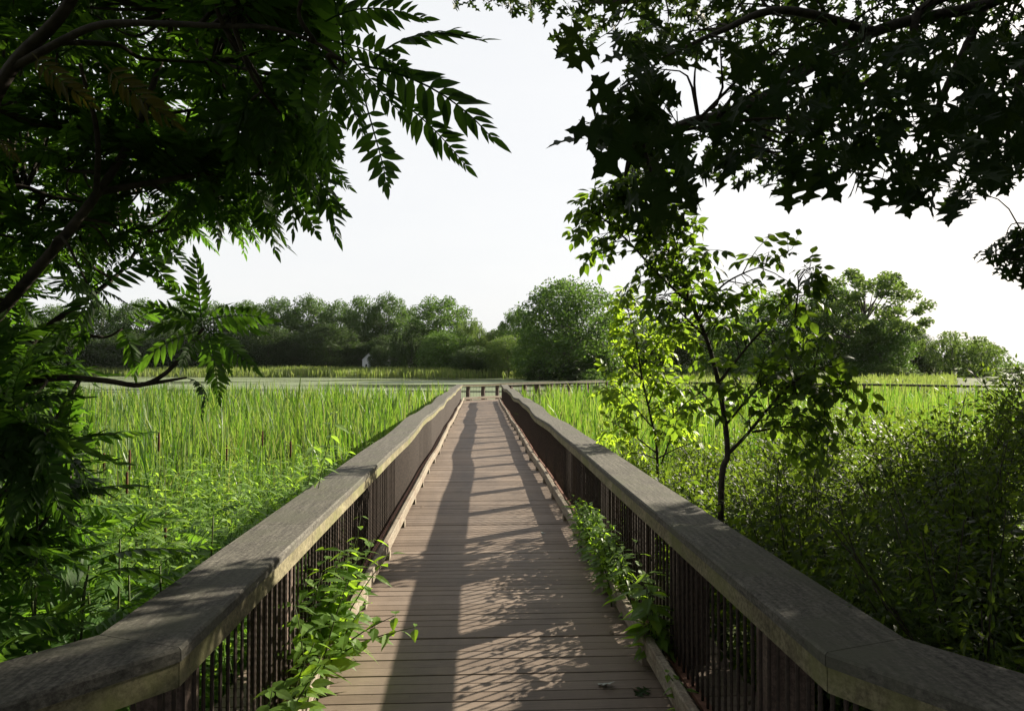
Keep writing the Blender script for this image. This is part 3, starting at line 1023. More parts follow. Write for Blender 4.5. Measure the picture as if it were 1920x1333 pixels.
# ------------------------------------------------------------------ oak reaching in from the right
def oak_tree():
    base = np.array([8.2, 3.6, GZ])
    root = thing('oak_tree', 'big oak whose dark lobed leaves hang over the walk and shade the shrubs', 'tree', tuple(base))
    inv = Matrix.Translation(-root.location)
    wd, lf = MB(), MB()
    tr = smooth_path([base - [0, 0, .3], base + [.05, 0, 1.2], base + [-.1, .1, 2.6], base + [.1, .2, 4.4], base + [0, .2, 6.5]], 5)
    wd.tube(tr, np.linspace(.32, .10, len(tr)), 12)
    limbs = []

    def limb(pts, r0, r1):
        p = smooth_path(pts, 6)
        wd.tube(p, np.linspace(r0, r1, len(p)), 7)
        limbs.append(p)
    top = base + [-.1, .1, 2.6]
    limb([top, at(2150, -60, 5), at(1850, 10, 4.6), at(1640, 60, 4.0), at(1420, 190, 3.3), at(1290, 230, 2.6), at(1190, 270, 2.2), at(1130, 260, 1.9)], .055, .004)
    limb([top + [0, 0, .5], at(2250, -120, 4.8), at(1950, -60, 4.4), at(1740, 10, 4.2), at(1700, 90, 4.1), at(1560, 210, 4.0), at(1480, 300, 4.0)], .06, .004)
    limb([at(1850, 10, 4.6), at(1760, 200, 4.3), at(1740, 300, 4.4), at(1700, 370, 4.5)], .03, .005)
    limb([top + [0, 0, .3], at(2300, 180, 5.5), at(2050, 300, 5.4), at(1930, 420, 5.3), at(1870, 500, 5.2)], .05, .005)
    limb([top + [0, 0, 1], at(2100, -300, 5.5), at(1700, -200, 5.2), at(1400, -60, 5.0), at(1180, 0, 5.2), at(1040, -10, 6.2), at(900, -30, 6.6)], .08, .006)
    limb([at(1400, -60, 5.0), at(1250, -110, 5.5), at(1080, -90, 6)], .03, .006)
    limb([at(1640, 60, 4.0), at(1470, 20, 3.4), at(1350, 60, 3.2), at(1240, 110, 3.0)], .03, .005)
    limb([at(1950, 0, 4.4), at(1900, 200, 4.0), at(1880, 320, 3.9)], .03, .005)
    for a in range(9):
        an = a * .7 + .2
        e = base + [3.6 * math.cos(an), 3.2 * math.sin(an) , 3.0 + 2.5 * ((a * 37) % 10) / 10]
        px, py, ww = project(e[None])
        if ww[0] > 0 and 800 < px[0] < 1960 and py[0] > 0:
            continue
        limb([base + [0, .1, 2.2 + .3 * a], (base + e) / 2 + [0, 0, 1.9], e], .09, .01)
    sk = np.concatenate(limbs)
    poly = [(1060, -10), (1052, 70), (1090, 110), (1120, 80), (1150, 60), (1180, 130), (1150, 170), (1090, 225), (1075, 250), (1120, 290), (1150, 260), (1190, 290), (1215, 360), (1245, 395),
            (1290, 370), (1320, 345), (1380, 325), (1450, 350), (1480, 350), (1540, 320), (1600, 330), (1650, 345), (1690, 375), (1740, 350), (1790, 385), (1840, 340), (1930, 320), (2100, 330), (2100, -500), (960, -500), (800, -60), (850, 4), (905, 12), (960, 10), (1010, 26)]
    hang = [(1835, 470), (1860, 455), (1900, 430), (1990, 380), (2010, 500), (1925, 530), (1880, 500), (1845, 490)]
    holes = [(1305, 160, 40), (1335, 110, 18), (1520, 140, 22), (1700, 265, 16), (1615, 95, 10), (1770, 165, 20), (1290, 290, 16), (1510, 290, 16), (1660, 320, 18), (1580, 205, 7), (1470, 180, 8), (1690, 210, 12), (1410, 300, 12), (1740, 280, 14)]
    P = []
    N = 0
    tx = R.uniform(700, 2100, 60000); ty = R.uniform(-500, 540, 60000)
    ok = inside(poly, tx, ty) | inside(hang, tx, ty)
    # gaps of sky
    for hx, hy, hr in holes:
        ok &= (np.hypot((tx - hx) , (ty - hy)) > hr * 1.5)
    tx, ty = tx[ok], ty[ok]
    n1 = 7800
    tx, ty = tx[:n1], ty[:n1]
    dd = R.uniform(2.0, 6.0, len(tx))
    # the nearest sprays hang to the left, the highest ones are farther
    dd = np.where((tx < 1300) & (ty > 120), R.uniform(1.75, 2.9, len(tx)), dd)
    dd = np.where(ty < 60, R.uniform(3.4, 7.5, len(tx)), dd)
    dd = np.where((tx > 1800) & (ty > 400), R.uniform(4.9, 5.6, len(tx)), dd)
    dd = np.where((tx < 1130) & (ty < 70), R.uniform(4.5, 6.5, len(tx)), dd)
    dd = np.where(tx < 1010, R.uniform(6, 7, len(tx)), dd)
    keep = ~((tx < 1330) & (ty > 110) & (R.random(len(tx)) < .62))
    tx, ty, dd = tx[keep], ty[keep], dd[keep]
    P1 = atv(tx, ty, dd)
    # the rest of the crown, outside the frame, that shades the foreground
    q = np.zeros((0, 3))
    while len(q) < 20000:
        c = R.normal(size=(6000, 3)); c = c / np.linalg.norm(c, axis=1)[:, None] * (R.uniform(.35, 1, 6000) ** (1 / 2.2))[:, None]
        pts = base + [0.6, .6, 4.6] + c * [5.2, 4.4, 4.1]
        px, py, ww = project(pts)
        vis = (ww > .2) & (px > 500) & (px < 1990) & (py > -60) & (py < 1400)
        pts = pts[~vis]
        pts = pts[(np.linalg.norm(pts - CAM, axis=1) > 1.2)]
        # the shade stops in a ragged edge so that the left of the walk is in sun
        p_ = pts[:, 1] * .829 - pts[:, 0] * .559
        pts = pts[p_ < 2.9 + R.normal(0, .25, len(pts))]
        q = np.vstack([q, pts])
    hx, hy = R.uniform(1815, 2010, 700), R.uniform(425, 545, 700)
    ok = inside(hang, hx, hy)
    P1 = np.vstack([P1, atv(hx[ok][:55], hy[ok][:55], R.uniform(4.9, 5.6, len(hx[ok][:55])))])
    P2 = q[:20000]
    # unseen high crown, added over the start of the walk to darken it
    q = np.zeros((0, 3))
    while len(q) < 12500:
        c = R.normal(size=(9000, 3)); c = c / np.linalg.norm(c, axis=1)[:, None] * (R.uniform(.0, 1, 9000) ** (1 / 2.6))[:, None]
        pts = np.array([1.5, -2.6, 4.9]) + c * [8.5, 6.0, 2.6]
        px, py, ww = project(pts)
        vis = (ww > .05) & (px > -700) & (px < 2700) & (py > -420)
        pts = pts[~vis & (pts[:, 2] > 2.6)]
        p_ = pts[:, 1] * .829 - pts[:, 0] * .559
        pts = pts[p_ < 2.7 + R.normal(0, .25, len(pts))]
        q = np.vstack([q, pts])
    P2 = np.vstack([P2, q[:12500]])
    # twigs
    for p in np.vstack([P1[::17], P2[:20000:80]]):
        s = sk[np.argmin(np.linalg.norm(sk - p, axis=1))]
        if np.linalg.norm(s - p) < .8:
            m = (s + p) / 2 + R.normal(0, .06, 3)
            tw = smooth_path([s, m, p], 3)
            wd.tube(tw, np.linspace(.008, .002, len(tw)), 4)
    for P_, sz in ((P1, (.085, .14)), (P2, (.2, .3))):
        n = len(P_)
        D = norm(R.normal(size=(n, 3)) * [1, 1, .5] + [-.25, -.1, -.75])
        Nn = norm(R.normal(size=(n, 3)) * .75 + [0, -.35, .65])
        place(lf, OAK, P_, D, Nn, R.uniform(*sz, n))
    for a, b, d in (((1150, 262), (1062, 232), 1.75), ((1195, 235), (1118, 335), 1.78), ((1155, 195), (1108, 135), 1.85), ((1240, 330), (1232, 432), 1.8), ((1275, 330), (1300, 405), 1.85), ((1210, 330), (1222, 385), 1.75), ((1120, 90), (1065, 125), 2.6),
                    ((1090, 45), (1046, 95), 2.8), ((1475, 330), (1480, 400), 2.6), ((1690, 350), (1705, 412), 2.8), ((1655, 335), (1640, 398), 2.7)):
        pb, pt = at(*a, d), at(*b, d)
        place(lf, OAK, np.array([pb]), np.array([pt - pb]), np.array([norm(CAM - pb + R.normal(0, .35, 3))]), np.array([np.linalg.norm(pt - pb)]))
    for o in (wd.build('trunk', M['bark'], root, True), lf.build('crown', M['oak'], root)):
        o.matrix_parent_inverse = inv


oak_tree()


# ------------------------------------------------------------------ saplings right of the walk
def sapling(name, label, base, stems, d, leafs, mat, tpls, bark, dens, size, twig=(.12, .34), group=None, up=.25, foot=None):
    """stems: list of (pixel path, r0, r1, leafy-from fraction, density factor)"""
    f = foot if foot is not None else at(base[0], base[1], d)
    root = thing(name, label, 'tree', (f[0], f[1], GZ), group=group)
    inv = Matrix.Translation(-root.location)
    wd, lf = MB(), MB()
    P, D, N_, S = [], [], [], []
    for pix, r0, r1, fr, df in stems:
        pts = [at(p[0], p[1], p[2] if len(p) > 2 else d) for p in pix]
        if pix is stems[0][0]:
            pts = [np.array([f[0], f[1], GZ - .1])] + pts
        pa = smooth_path(pts, 6)
        wd.tube(pa, np.linspace(r0, r1, len(pa)), 8)
        L = np.linalg.norm(np.diff(pa, axis=0), axis=1).sum()
        n = int(L * dens * df)
        for i in range(n):
            tt = fr + (1 - fr) * (i + R.random()) / n
            k = min(int(tt * (len(pa) - 1)), len(pa) - 2)
            p = pa[k] + (pa[k + 1] - pa[k]) * R.random()
            ax = norm(pa[k + 1] - pa[k])
            o_ = norm(np.cross(ax, R.normal(size=3))) + ax * R.uniform(.1, .8) + np.array([0, 0, up])
            o_ = norm(o_)
            tl = R.uniform(*twig) * (1.1 - .6 * tt)
            e = p + o_ * tl + [0, 0, -.02]
            wd.tube([p, (p + e) / 2 + [0, 0, .01], e], [.004, .003, .002], 4)
            for m in range(leafs):
                q = p + (e - p) * (.45 + .55 * (m + 1) / leafs)
                dd = norm(o_ * .6 + R.normal(0, .5, 3) + [0, 0, -.6])
                P.append(q); D.append(dd); N_.append(norm(np.array([0, 0, 1.0]) + R.normal(0, .45, 3))); S.append(R.uniform(*size))
    place(lf, tpls, np.array(P), np.array(D), np.array(N_), np.array(S))
    for o in (wd.build('trunk', bark, root, True), lf.build('crown', mat, root)):
        o.matrix_parent_inverse = inv
    return root


sapling('box_elder', 'leaning dark box elder sapling with forked stem, tallest plant beside the railing', (1350, 960),
        [([(1352, 930), (1364, 850), (1352, 745), (1328, 645), (1292, 560), (1258, 480), (1228, 410), (1195, 350), (1180, 335)], .022, .004, .42, 1.2),
         ([(1300, 575), (1240, 520), (1180, 455), (1130, 410), (1100, 395)], .010, .003, .15, 1.3),
         ([(1292, 560), (1280, 500), (1262, 440), (1248, 380)], .008, .003, .1, 1.3),
         ([(1240, 440), (1190, 400), (1150, 385), (1120, 400)], .007, .003, .1, 1.3),
         ([(1310, 600), (1350, 540), (1400, 510), (1450, 495)], .008, .003, .1, 1.0),
         ([(1320, 630), (1280, 590), (1250, 560)], .008, .003, .15, 1.0),
         ([(1345, 720), (1410, 640), (1460, 590), (1500, 545)], .009, .003, .15, .9),
         ([(1355, 790), (1320, 740), (1300, 730)], .008, .003, .15, 1.0),
         ([(1366, 850), (1400, 815), (1450, 755, 4.1), (1490, 715, 4.0), (1540, 690, 3.9), (1575, 690, 3.9)], .012, .003, .2, 1.5),
         ([(1455, 750, 4.1), (1480, 690, 4.1), (1490, 600, 4.1), (1497, 540, 4.1), (1495, 515, 4.1)], .008, .003, .3, .8),
         ([(1440, 770, 4.1), (1500, 740, 4.0), (1560, 745, 3.9)], .008, .003, .1, 1.6),
         ([(1410, 810), (1480, 800, 4.1), (1540, 815, 4.0)], .008, .003, .1, 1.5),
         ([(1358, 800), (1420, 730), (1480, 690)], .008, .003, .1, 1.5)],
        4.2, 3, M['elder'], COMP, M['bark'], 22, (.10, .18))
sapling('maple_sapling', 'slender young maple glowing yellow green in the sun between railing and leaning sapling', (1235, 860),
        [([(1232, 850), (1222, 790), (1205, 715), (1192, 640), (1180, 590), (1172, 555)], .018, .004, .35, 1.0),
         ([(1215, 760), (1240, 690), (1262, 640), (1280, 620)], .009, .003, .1, 1.2),
         ([(1222, 800), (1170, 740), (1140, 720)], .009, .003, .1, 1.2),
         ([(1205, 715), (1160, 660), (1140, 620)], .008, .003, .2, .8),
         ([(1228, 830), (1270, 770), (1290, 740)], .009, .003, .1, 1.3),
         ([(1232, 850), (1180, 810), (1145, 790)], .009, .003, .1, 1.2),
         ([(1230, 860), (1200, 850), (1165, 850)], .008, .003, .1, 1.1),
         ([(1232, 860), (1270, 840), (1300, 830)], .008, .003, .1, 1.1),
         ([(1240, 870), (1262, 800), (1258, 740), (1245, 700)], .010, .003, .2, 1.0),
         ([(1200, 690), (1230, 650), (1240, 630)], .007, .003, .1, 1.3)],
        7.2, 3, M['bright'], COMP, M['bark'], 17, (.12, .21))


# ------------------------------------------------------------------ shrubs right of the walk
def shrub_mesh(seed, h=1.7, r=.75, n=1500, tpl=OVATE, size=(.045, .075), nst=16):
    r_ = np.random.default_rng(seed)
    wd, lf = MB(), MB()
    P, D = [], []
    for i in range(nst):
        a = r_.uniform(0, 6.28)
        e = np.array([math.cos(a) * r * r_.uniform(.2, 1), math.sin(a) * r * r_.uniform(.2, 1), h * r_.uniform(.65, 1.0)])
        m = e * [.35, .35, .55] + r_.normal(0, .06, 3)
        pa = smooth_path([(r_.normal(0, .05), r_.normal(0, .05), -.1), m, e], 7)
        wd.tube(pa, np.linspace(.007, .002, len(pa)), 5)
        k = n // nst
        s = r_.uniform(.12, 1, k)
        q = pa[np.minimum((s * (len(pa) - 1)).astype(int), len(pa) - 1)]
        o_ = norm(r_.normal(size=(k, 3)))
        P.append(q + o_ * r_.uniform(.02, .2, (k, 1))); D.append(norm(o_ + [0, 0, .1]))
    P = np.concatenate(P); D = np.concatenate(D)
    k = len(P)
    lf.inst(tpl, frames(D, norm(r_.normal(0, .5, (k, 3)) + [0, 0, 1])) * r_.uniform(*size, k)[:, None, None], P)
    return wd, lf


SHR = []
for s in range(4):
    SHR.append(shrub_mesh(20 + s, 1.75, .8, 12000, OVATE if s % 2 else LANCE, (.034, .06), 30))
shr_obj = []
words = ['dense dark shrub touching the railing near its bend', 'leafy shrub pressed against the railing, second shrub out from the bend', 'shrub at the foot of the leaning box elder, leaves half lit',
         'low sunlit shrub at the foot of the glowing maple sapling', 'tall shaded shrub in the corner by the splayed railing', 'dark shrub two rows behind the splayed railing, below the frame edge',
         'broad shrub with glossy leaves, at the middle of the thicket', 'shrub with sunlit top where thicket meets the cattails', 'dark shrub at the outer edge of the thicket',
         'sunlit leafy shrub in front of the bushy box elder', 'shrub with silvery glints standing deep in the thicket', 'lit shrub at the back of the thicket, nearest the cattails', 'tall glossy shrub at the far outer corner of the thicket',
         'shaded shrub between the splayed railing and the thicket middle', 'small lit shrub behind the railing, nearest the maple sapling trunk', 'shrub far back, half sunk in cattails beside the thicket', 'little yellow green shrub against the railing below the glowing maple', 'sunlit shrub filling the gap between maple sapling and leaning box elder', 'farthest low shrub along the sunlit railing, merging into cattails', 'bright shrub behind the maple sapling, backed by cattails', 'bright shrub behind the bushy box elder where cattails begin', 'half lit shrub hiding the foot of the leaning box elder']
spots = [(1.95, 2.7, 1.0), (1.9, 3.7, .95), (2.2, 4.7, 1.0), (2.0, 6.2, .85), (3.0, 2.2, 1.05), (3.4, 3.0, 1.05), (3.2, 4.3, 1.05), (4.0, 5.8, 1.08), (4.6, 4.6, 1.12),
         (2.8, 5.6, 1.0), (4.2, 3.8, 1.1), (5.2, 7.0, 1.08), (6.0, 6.6, 1.2), (2.6, 3.3, 1.0), (2.0, 7.6, .8), (3.6, 7.4, .95), (1.75, 6.9, .78), (2.9, 6.6, .85), (1.9, 8.6, .82), (2.9, 8.4, .9), (4.6, 8.4, 1.0), (2.4, 5.4, .85)]
for i, ((x, y, s), wl) in enumerate(zip(spots, words)):
    k = i % 4
    root = thing('shrub', wl, 'shrub', (x, y, GZ), R.uniform(0, 6.28), 'shrubs in the thicket beside the boardwalk')
    s = s * (1.1 if x > 3.3 else 1.0)
    root.scale = (s, s, s)
    if i < 4:
        a = SHR[k][0].build('stem', M['bark'], root, True); b = SHR[k][1].build('foliage', M['shrub'], root)
        shr_obj.append((a.data, b.data))
    else:
        for nm, me in zip(('stem', 'foliage'), shr_obj[k]):
            o = bpy.data.objects.new(nm, me); COL.objects.link(o); o.parent = root

for i, ((x, y, s), wl) in enumerate(zip([(-2.05, 2.55, .62), (-2.7, 3.1, .75), (-3.5, 3.8, .85), (-2.9, 2.2, .72), (-4.0, 3.0, .95), (-2.0, 3.3, .6)],
        ['dark low shrub under the sumac fronds, touching the splayed railing', 'shaded shrub behind the low one at the splayed railing', 'shrub at the edge of the reeds beneath the low sumac bough', 'shrub in the dark corner outside the splayed railing', 'shrub deep in shade at the outer edge below the sumac', 'small shrub against the railing between sumac and nettles'])):
    root = thing('shrub', wl, 'shrub', (x, y, GZ), R.uniform(0, 6.28), 'low shrubs under the sumac')
    root.scale = (s, s, s)
    for nm, me in zip(('stem', 'foliage'), shr_obj[(i * 2) % 4]):
        o = bpy.data.objects.new(nm, me); COL.objects.link(o); o.parent = root

# bramble and ground leaves that fill the thicket's feet (nobody could count them)
g = MB()
n = 20000
x = R.uniform(1.35, 7.0, n); y = R.uniform(1.0, 9.0, n)
keep = x > 1.45 + np.maximum(0, YK + .1 - y) * .65
x, y = x[keep], y[keep]
n = len(x)
z = GZ + R.uniform(.05, 1.0, n) ** 1.2 * (.95 + .25 * np.sin(x * 2.1) * np.sin(y * 1.7))
D = norm(R.normal(size=(n, 3)) * [1, 1, .4]); Nn = norm(R.normal(0, .5, (n, 3)) + [0, 0, 1])
place(g, [OVATE, LANCE], np.stack([x, y, z], 1), D, Nn, R.uniform(.03, .06, n))
# against the right railing, rail high, which shades the near boards
n = 4500
y = R.uniform(1.9, 5.7, n); x = RX + R.uniform(.36, .8, n)
z = GZ + R.uniform(0, 1, n) * (1.33 + .10 * np.sin(y * 5) + .05 * np.sin(y * 13))
D = norm(R.normal(size=(n, 3))); Nn = norm(R.normal(0, .6, (n, 3)) + [0, 0, 1])
place(g, [OVATE, OVATE_W], np.stack([x, y, z], 1), D, Nn, R.uniform(.04, .075, n))
tag(g.build('undergrowth', M['shrub']), kind='stuff')

# ------------------------------------------------------------------ nettles and weeds left of the walk
def nettle(r_, h, pairs=13, leaf=(.06, .11)):
    """stem with opposite drooping leaves; returns stem path + leaf arrays"""
    lean = r_.normal(0, .10, 2)
    pa = np.array([[lean[0] * t_ * t_ * h, lean[1] * t_ * t_ * h, h * t_] for t_ in np.linspace(0, 1, 7)])
    P, D, N_, S = [], [], [], []
    for k in range(pairs):
        tt = .25 + .75 * k / (pairs - 1)
        p = np.array([np.interp(tt, np.linspace(0, 1, 7), pa[:, j]) for j in range(3)])
        for s in (0, 1):
            a = k * 1.57 + s * math.pi + r_.normal(0, .2)
            env = math.sin(math.pi * (.12 + .8 * tt)) ** .5
            P.append(p); D.append(norm([math.cos(a), math.sin(a), r_.uniform(-.45, .3)])); N_.append(norm(np.array([0, 0, 1]) + r_.normal(0, .25, 3))); S.append(r_.uniform(*leaf) * (1.15 - .45 * tt) * 1.2)
    return pa, np.array(P), np.array(D), np.array(N_), np.array(S)


NT = ovate_tpl(.34, .32, petiole=.1)
g = MB(); gs = MB()
cnt = 0
while cnt < 520:
    y = R.uniform(2.6, 9.5); x = -1.35 - abs(R.normal(0, 1.25)) - max(0, 3.4 - y) * .8
    if x < -6.5: continue
    h = R.uniform(1.0, 1.45) * (1.0 if y > 3.6 else .85) * (1 if y < 8 else .85)
    pa, P, D, N_, S = nettle(R, h, 17, (.065, .12))
    b = np.array([x, y, GZ])
    place(g, [NT, LANCE], P + b, D, N_, S)
    gs.tube(pa + b, np.linspace(.005, .002, 7), 4)
    cnt += 1
n = 5200
x = R.uniform(-6, -1.25, n); y = R.uniform(1.0, 9, n)
keep = x < -1.35 - np.maximum(0, YK + .1 - y) * .86
x, y = x[keep], y[keep]; n = len(x)
place(g, [OVATE, LANCE], np.stack([x, y, GZ + R.uniform(0, .95, n)], 1), norm(R.normal(size=(n, 3)) * [1, 1, .4]), norm(R.normal(0, .4, (n, 3)) + [0, 0, 1]), R.uniform(.06, .11, n))
v, l, t_ = gs.tpl()
g.v.append(v); g.l.append(l + g.n); g.t.append(t_); g.n += len(v)
tag(g.build('nettle_undergrowth', M['nettle']), kind='stuff')


def single_weed(name, label, loc, h, pairs, leaf, mat, n_stems=1, spread=.1, tpl=None, group=None, cat='plant', lean=None):
    root = thing(name, label, cat, loc, 0, group)
    st, lf = MB(), MB()
    for i in range(n_stems):
        pa, P, D, N_, S = nettle(R, h * (1.0 if i == 0 else R.uniform(.65, 1.0)), pairs, leaf)
        b = np.array([R.normal(0, .025), R.normal(0, spread * 2.4), 0]) if i else np.zeros(3)
        if lean is not None:
            ln = np.array(lean) * R.uniform(.4, 1.2)
            pa = pa + (pa[:, 2:3] / h) ** 1.5 * ln[None]
            P = P + (P[:, 2:3] / h) ** 1.5 * ln[None]
        place(lf, tpl or [NT], P + b, D, N_, S)
        st.tube(pa + b, np.linspace(.006, .002, 7), 5)
    st.build('stem', M['stem'], root, True)
    lf.build('foliage', mat, root)
    return root


p = at(588, 880, 4.9)
single_weed('nettle', 'tall nettle with drooping leaves leaning over the sunlit railing cap', (p[0] - .12, p[1], GZ), 1.98, 20, (.11, .16), M['nettle'], 2, .05, lean=(.10, 0, 0))
for i, (px, yy, h, lb) in enumerate(((520, 5.6, 1.35, 'tall nettle standing behind the one that leans over the cap'), (440, 5.0, 1.2, 'pale nettle rising above the nettle bed by the cattails'),
                                     (330, 5.6, 1.2, 'nettle at the back of the bed, beside the low sumac bough'), (560, 6.8, 1.3, 'farthest upright nettle along the railing'))):
    x_ = (px - 900) / F * yy
    single_weed('nettle', lb, (x_, yy, GZ), h, 14, (.09, .13), M['nettle'], 2, .06, group='tall nettles by the railing')
# weeds that grow through the rails
single_weed('climbing_weed', 'lime green sunlit weed growing through the balusters over the curb', (LX + .0, 3.85, 0.0), .66, 9, (.10, .16), M['weed'], 15, .13, [OVATE, LANCE], lean=(.18, 0, -.02), group='weeds through the railings')
single_weed('climbing_weed', 'weed sprig arching low over the sunlit deck boards', (LX + .05, 3.75, .02), .42, 8, (.10, .15), M['weed'], 5, .05, [OVATE, LANCE], lean=(.42, -.1, -.1), group='weeds through the railings')
single_weed('climbing_weed', 'shaded weed hanging over the curb near the bend in the railing', (LX + .02, 3.0, .0), .42, 7, (.09, .13), M['weed'], 8, .07, [OVATE], lean=(.15, 0, -.05), group='weeds through the railings')
single_weed('climbing_weed', 'thin weed winding up the sunlit balusters behind the lime one', (LX - .03, 4.9, .0), .62, 7, (.07, .11), M['weed'], 2, .06, [OVATE], lean=(.05, 0, 0), group='weeds through the railings')
single_weed('climbing_weed', 'bushy green weed clump spilling over the curb under the shaded cap', (RX - .02, 5.9, .0), .50, 10, (.07, .11), M['weed'], 40, .16, [OVATE, LANCE], lean=(-.08, 0, 0), group='weeds through the railings')
single_weed('climbing_weed', 'dark weed clump on the curb just nearer than the bushy one', (RX - .02, 5.0, .0), .48, 10, (.07, .12), M['weed'], 34, .14, [OVATE, LANCE], lean=(-.06, 0, 0), group='weeds through the railings')
single_weed('climbing_weed', 'broad leaved weed poking between the shaded balusters', (RX - .0, 3.9, .0), .46, 7, (.10, .15), M['weed'], 8, .08, [OVATE], lean=(-.06, 0, 0), group='weeds through the railings')
single_weed('climbing_weed', 'small leafy sprig high between the shaded balusters', (RX + .02, 4.2, .25), .33, 4, (.08, .12), M['weed'], 1, .02, [OVATE], lean=(-.05, 0, 0), group='weeds through the railings')
single_weed('climbing_weed', 'little ground weed at the foot of the nearest shaded balusters', (RX - .01, 3.2, .0), .2, 4, (.06, .09), M['weed'], 3, .05, [OVATE], lean=(-.05, 0, 0), group='weeds through the railings')

# ------------------------------------------------------------------ cattails
def blades(n, xs, ys, zs, h, w_, lean=.21):
    """n narrow blades, two bends each"""
    a = R.uniform(0, 6.28, n)
    dr = np.stack([np.cos(a), np.sin(a), np.zeros(n)], 1)
    b = np.arctan2(CAM[1] - ys, CAM[0] - xs) + math.pi / 2 + R.normal(0, .7, n)
    sd = np.stack([np.cos(b), np.sin(b), np.zeros(n)], 1)
    base = np.stack([xs, ys, zs], 1)
    le = np.abs(R.normal(0, lean, n)) * h
    le = np.where(R.random(n) < .10, np.minimum(le * 2.6, h * .8), le)
    V = np.zeros((n, 7, 3))
    for i, (tt, ww) in enumerate(((0, .6), (.45, 1.0), (.8, .7))):
        c = base + dr * (le * tt ** 2)[:, None] + np.array([0, 0, 1]) * (h * (tt - .12 * tt ** 3 * (le / h * 3)))[:, None]
        V[:, i * 2] = c - sd * (w_ * ww * .5)[:, None]
        V[:, i * 2 + 1] = c + sd * (w_ * ww * .5)[:, None]
    V[:, 6] = base + dr * le[:, None] + np.array([0, 0, 1]) * (h * (1 - .12 * (le / h * 3)))[:, None]
    fl = np.array([0, 1, 3, 2, 2, 3, 5, 4, 4, 5, 6])
    L = (fl[None] + (np.arange(n) * 7)[:, None]).ravel()
    T = np.tile([4, 4, 3], n)
    return V.reshape(-1, 3), L, T


def cattail_bed(name, spots_):
    g = MB()
    for xs, ys, h, w_ in spots_:
        zs = np.full(len(xs), GZ - .05)
        v, l, t_ = blades(len(xs), xs, ys, zs, h, w_)
        g.v.append(v); g.l.append(l + g.n); g.t.append(t_); g.n += len(v)
    return tag(g.build(name, M['cattail']), kind='stuff')


def bed_points(y0, y1, dens, side):
    yw = []
    area_y = np.linspace(y0, y1, 200)
    if side < 0:
        x0 = lambda y: -1.02 * y * .75 - 3; x1 = lambda y: np.full_like(y, LX - .75)
    else:
        x0 = lambda y: np.full_like(y, RX + .75); x1 = lambda y: y * .85 + 3
    wmax = max(np.max(x1(area_y) - x0(area_y)), 1)
    n = int(dens * (y1 - y0) * wmax)
    y = R.uniform(y0, y1, n); x = R.uniform(0, wmax, n) + np.min(x0(area_y))
    ok = (x > x0(y)) & (x < x1(y))
    return x[ok], y[ok]


sp = []
for y0, y1, dn, w_ in ((4.5, 9, 110, .018), (9, 15, 58, .023), (15, 24, 30, .032), (24, 37.5, 17, .046)):
    x, y = bed_points(y0, y1, dn, -1)
    # nettles hold the strip by the rail close to the camera
    ok = (x < -2.9 - R.uniform(0, .9, len(x))) | (y > 8 + R.normal(0, .7, len(x)))
    ok &= y < 36.3 + 1.2 * np.sin(x * .35) + .7 * np.sin(x * .9 + 2)
    x, y = x[ok], y[ok]
    cl = np.sin(x * .9 + 1.3 * np.sin(y * .35)) * np.sin(y * .7 + 1.1 * np.sin(x * .4)) + .5 * np.sin(x * 2.3 + y * 1.1)
    ok = R.random(len(x)) < .74 + .32 * cl
    x, y, cl = x[ok], y[ok], cl[ok]
    h = R.normal(1.47, .16, len(x)) + .07 * cl + np.clip((y - 20) / 15, 0, 1) * .05 + .10 * np.sin(x * .8 + y * .3) * np.sin(y * .55)
    tall = R.random(len(x)) < .012
    h = np.where(tall, h + R.uniform(.1, .35, len(x)), h)
    sp.append((x, y, h, R.uniform(.7, 1.2, len(x)) * w_))
cattail_bed('cattail_reeds', sp)
sp = []
for y0, y1, dn, w_ in ((6.5, 10, 100, .018), (10, 15, 58, .023), (15, 24, 30, .032), (24, 46, 14, .048)):
    x, y = bed_points(y0, y1, dn, 1)
    ok = (y > 9 + .25 * x + R.normal(0, .6, len(x))) | ((x < 2.0) & (y > 8))
    # keep the far boardwalk legs clear
    def clear(p0, d, L, a, b):
        q = np.stack([x, y], 1) - p0
        s = q @ d; e = q @ np.array([d[1], -d[0]])
        return ~((s > -.5) & (s < L) & (e > a) & (e < b))
    ok &= clear(I0, D2, 16, -2.6, .5) & clear(I1, D3, 40, -2.6, .5)
    e3 = (np.stack([x, y], 1) - I1) @ N3
    ok &= (e3 > .4) 
    ok &= ((np.stack([x, y], 1) - I0) @ N2 > .4) | (y < 33)
    x, y = x[ok], y[ok]
    cl = np.sin(x * .9 + 1.3 * np.sin(y * .35)) * np.sin(y * .7 + 1.1 * np.sin(x * .4)) + .5 * np.sin(x * 2.3 + y * 1.1)
    ok = R.random(len(x)) < .74 + .32 * cl
    x, y, cl = x[ok], y[ok], cl[ok]
    h = R.normal(1.45, .16, len(x)) + .07 * cl + .09 * np.sin(x * .8 + y * .3)
    tall = R.random(len(x)) < .014
    h = np.where(tall, h + R.uniform(.1, .35, len(x)), h)
    sp.append((x, y, h, R.uniform(.7, 1.2, len(x)) * w_))
cattail_bed('cattail_reeds', sp)

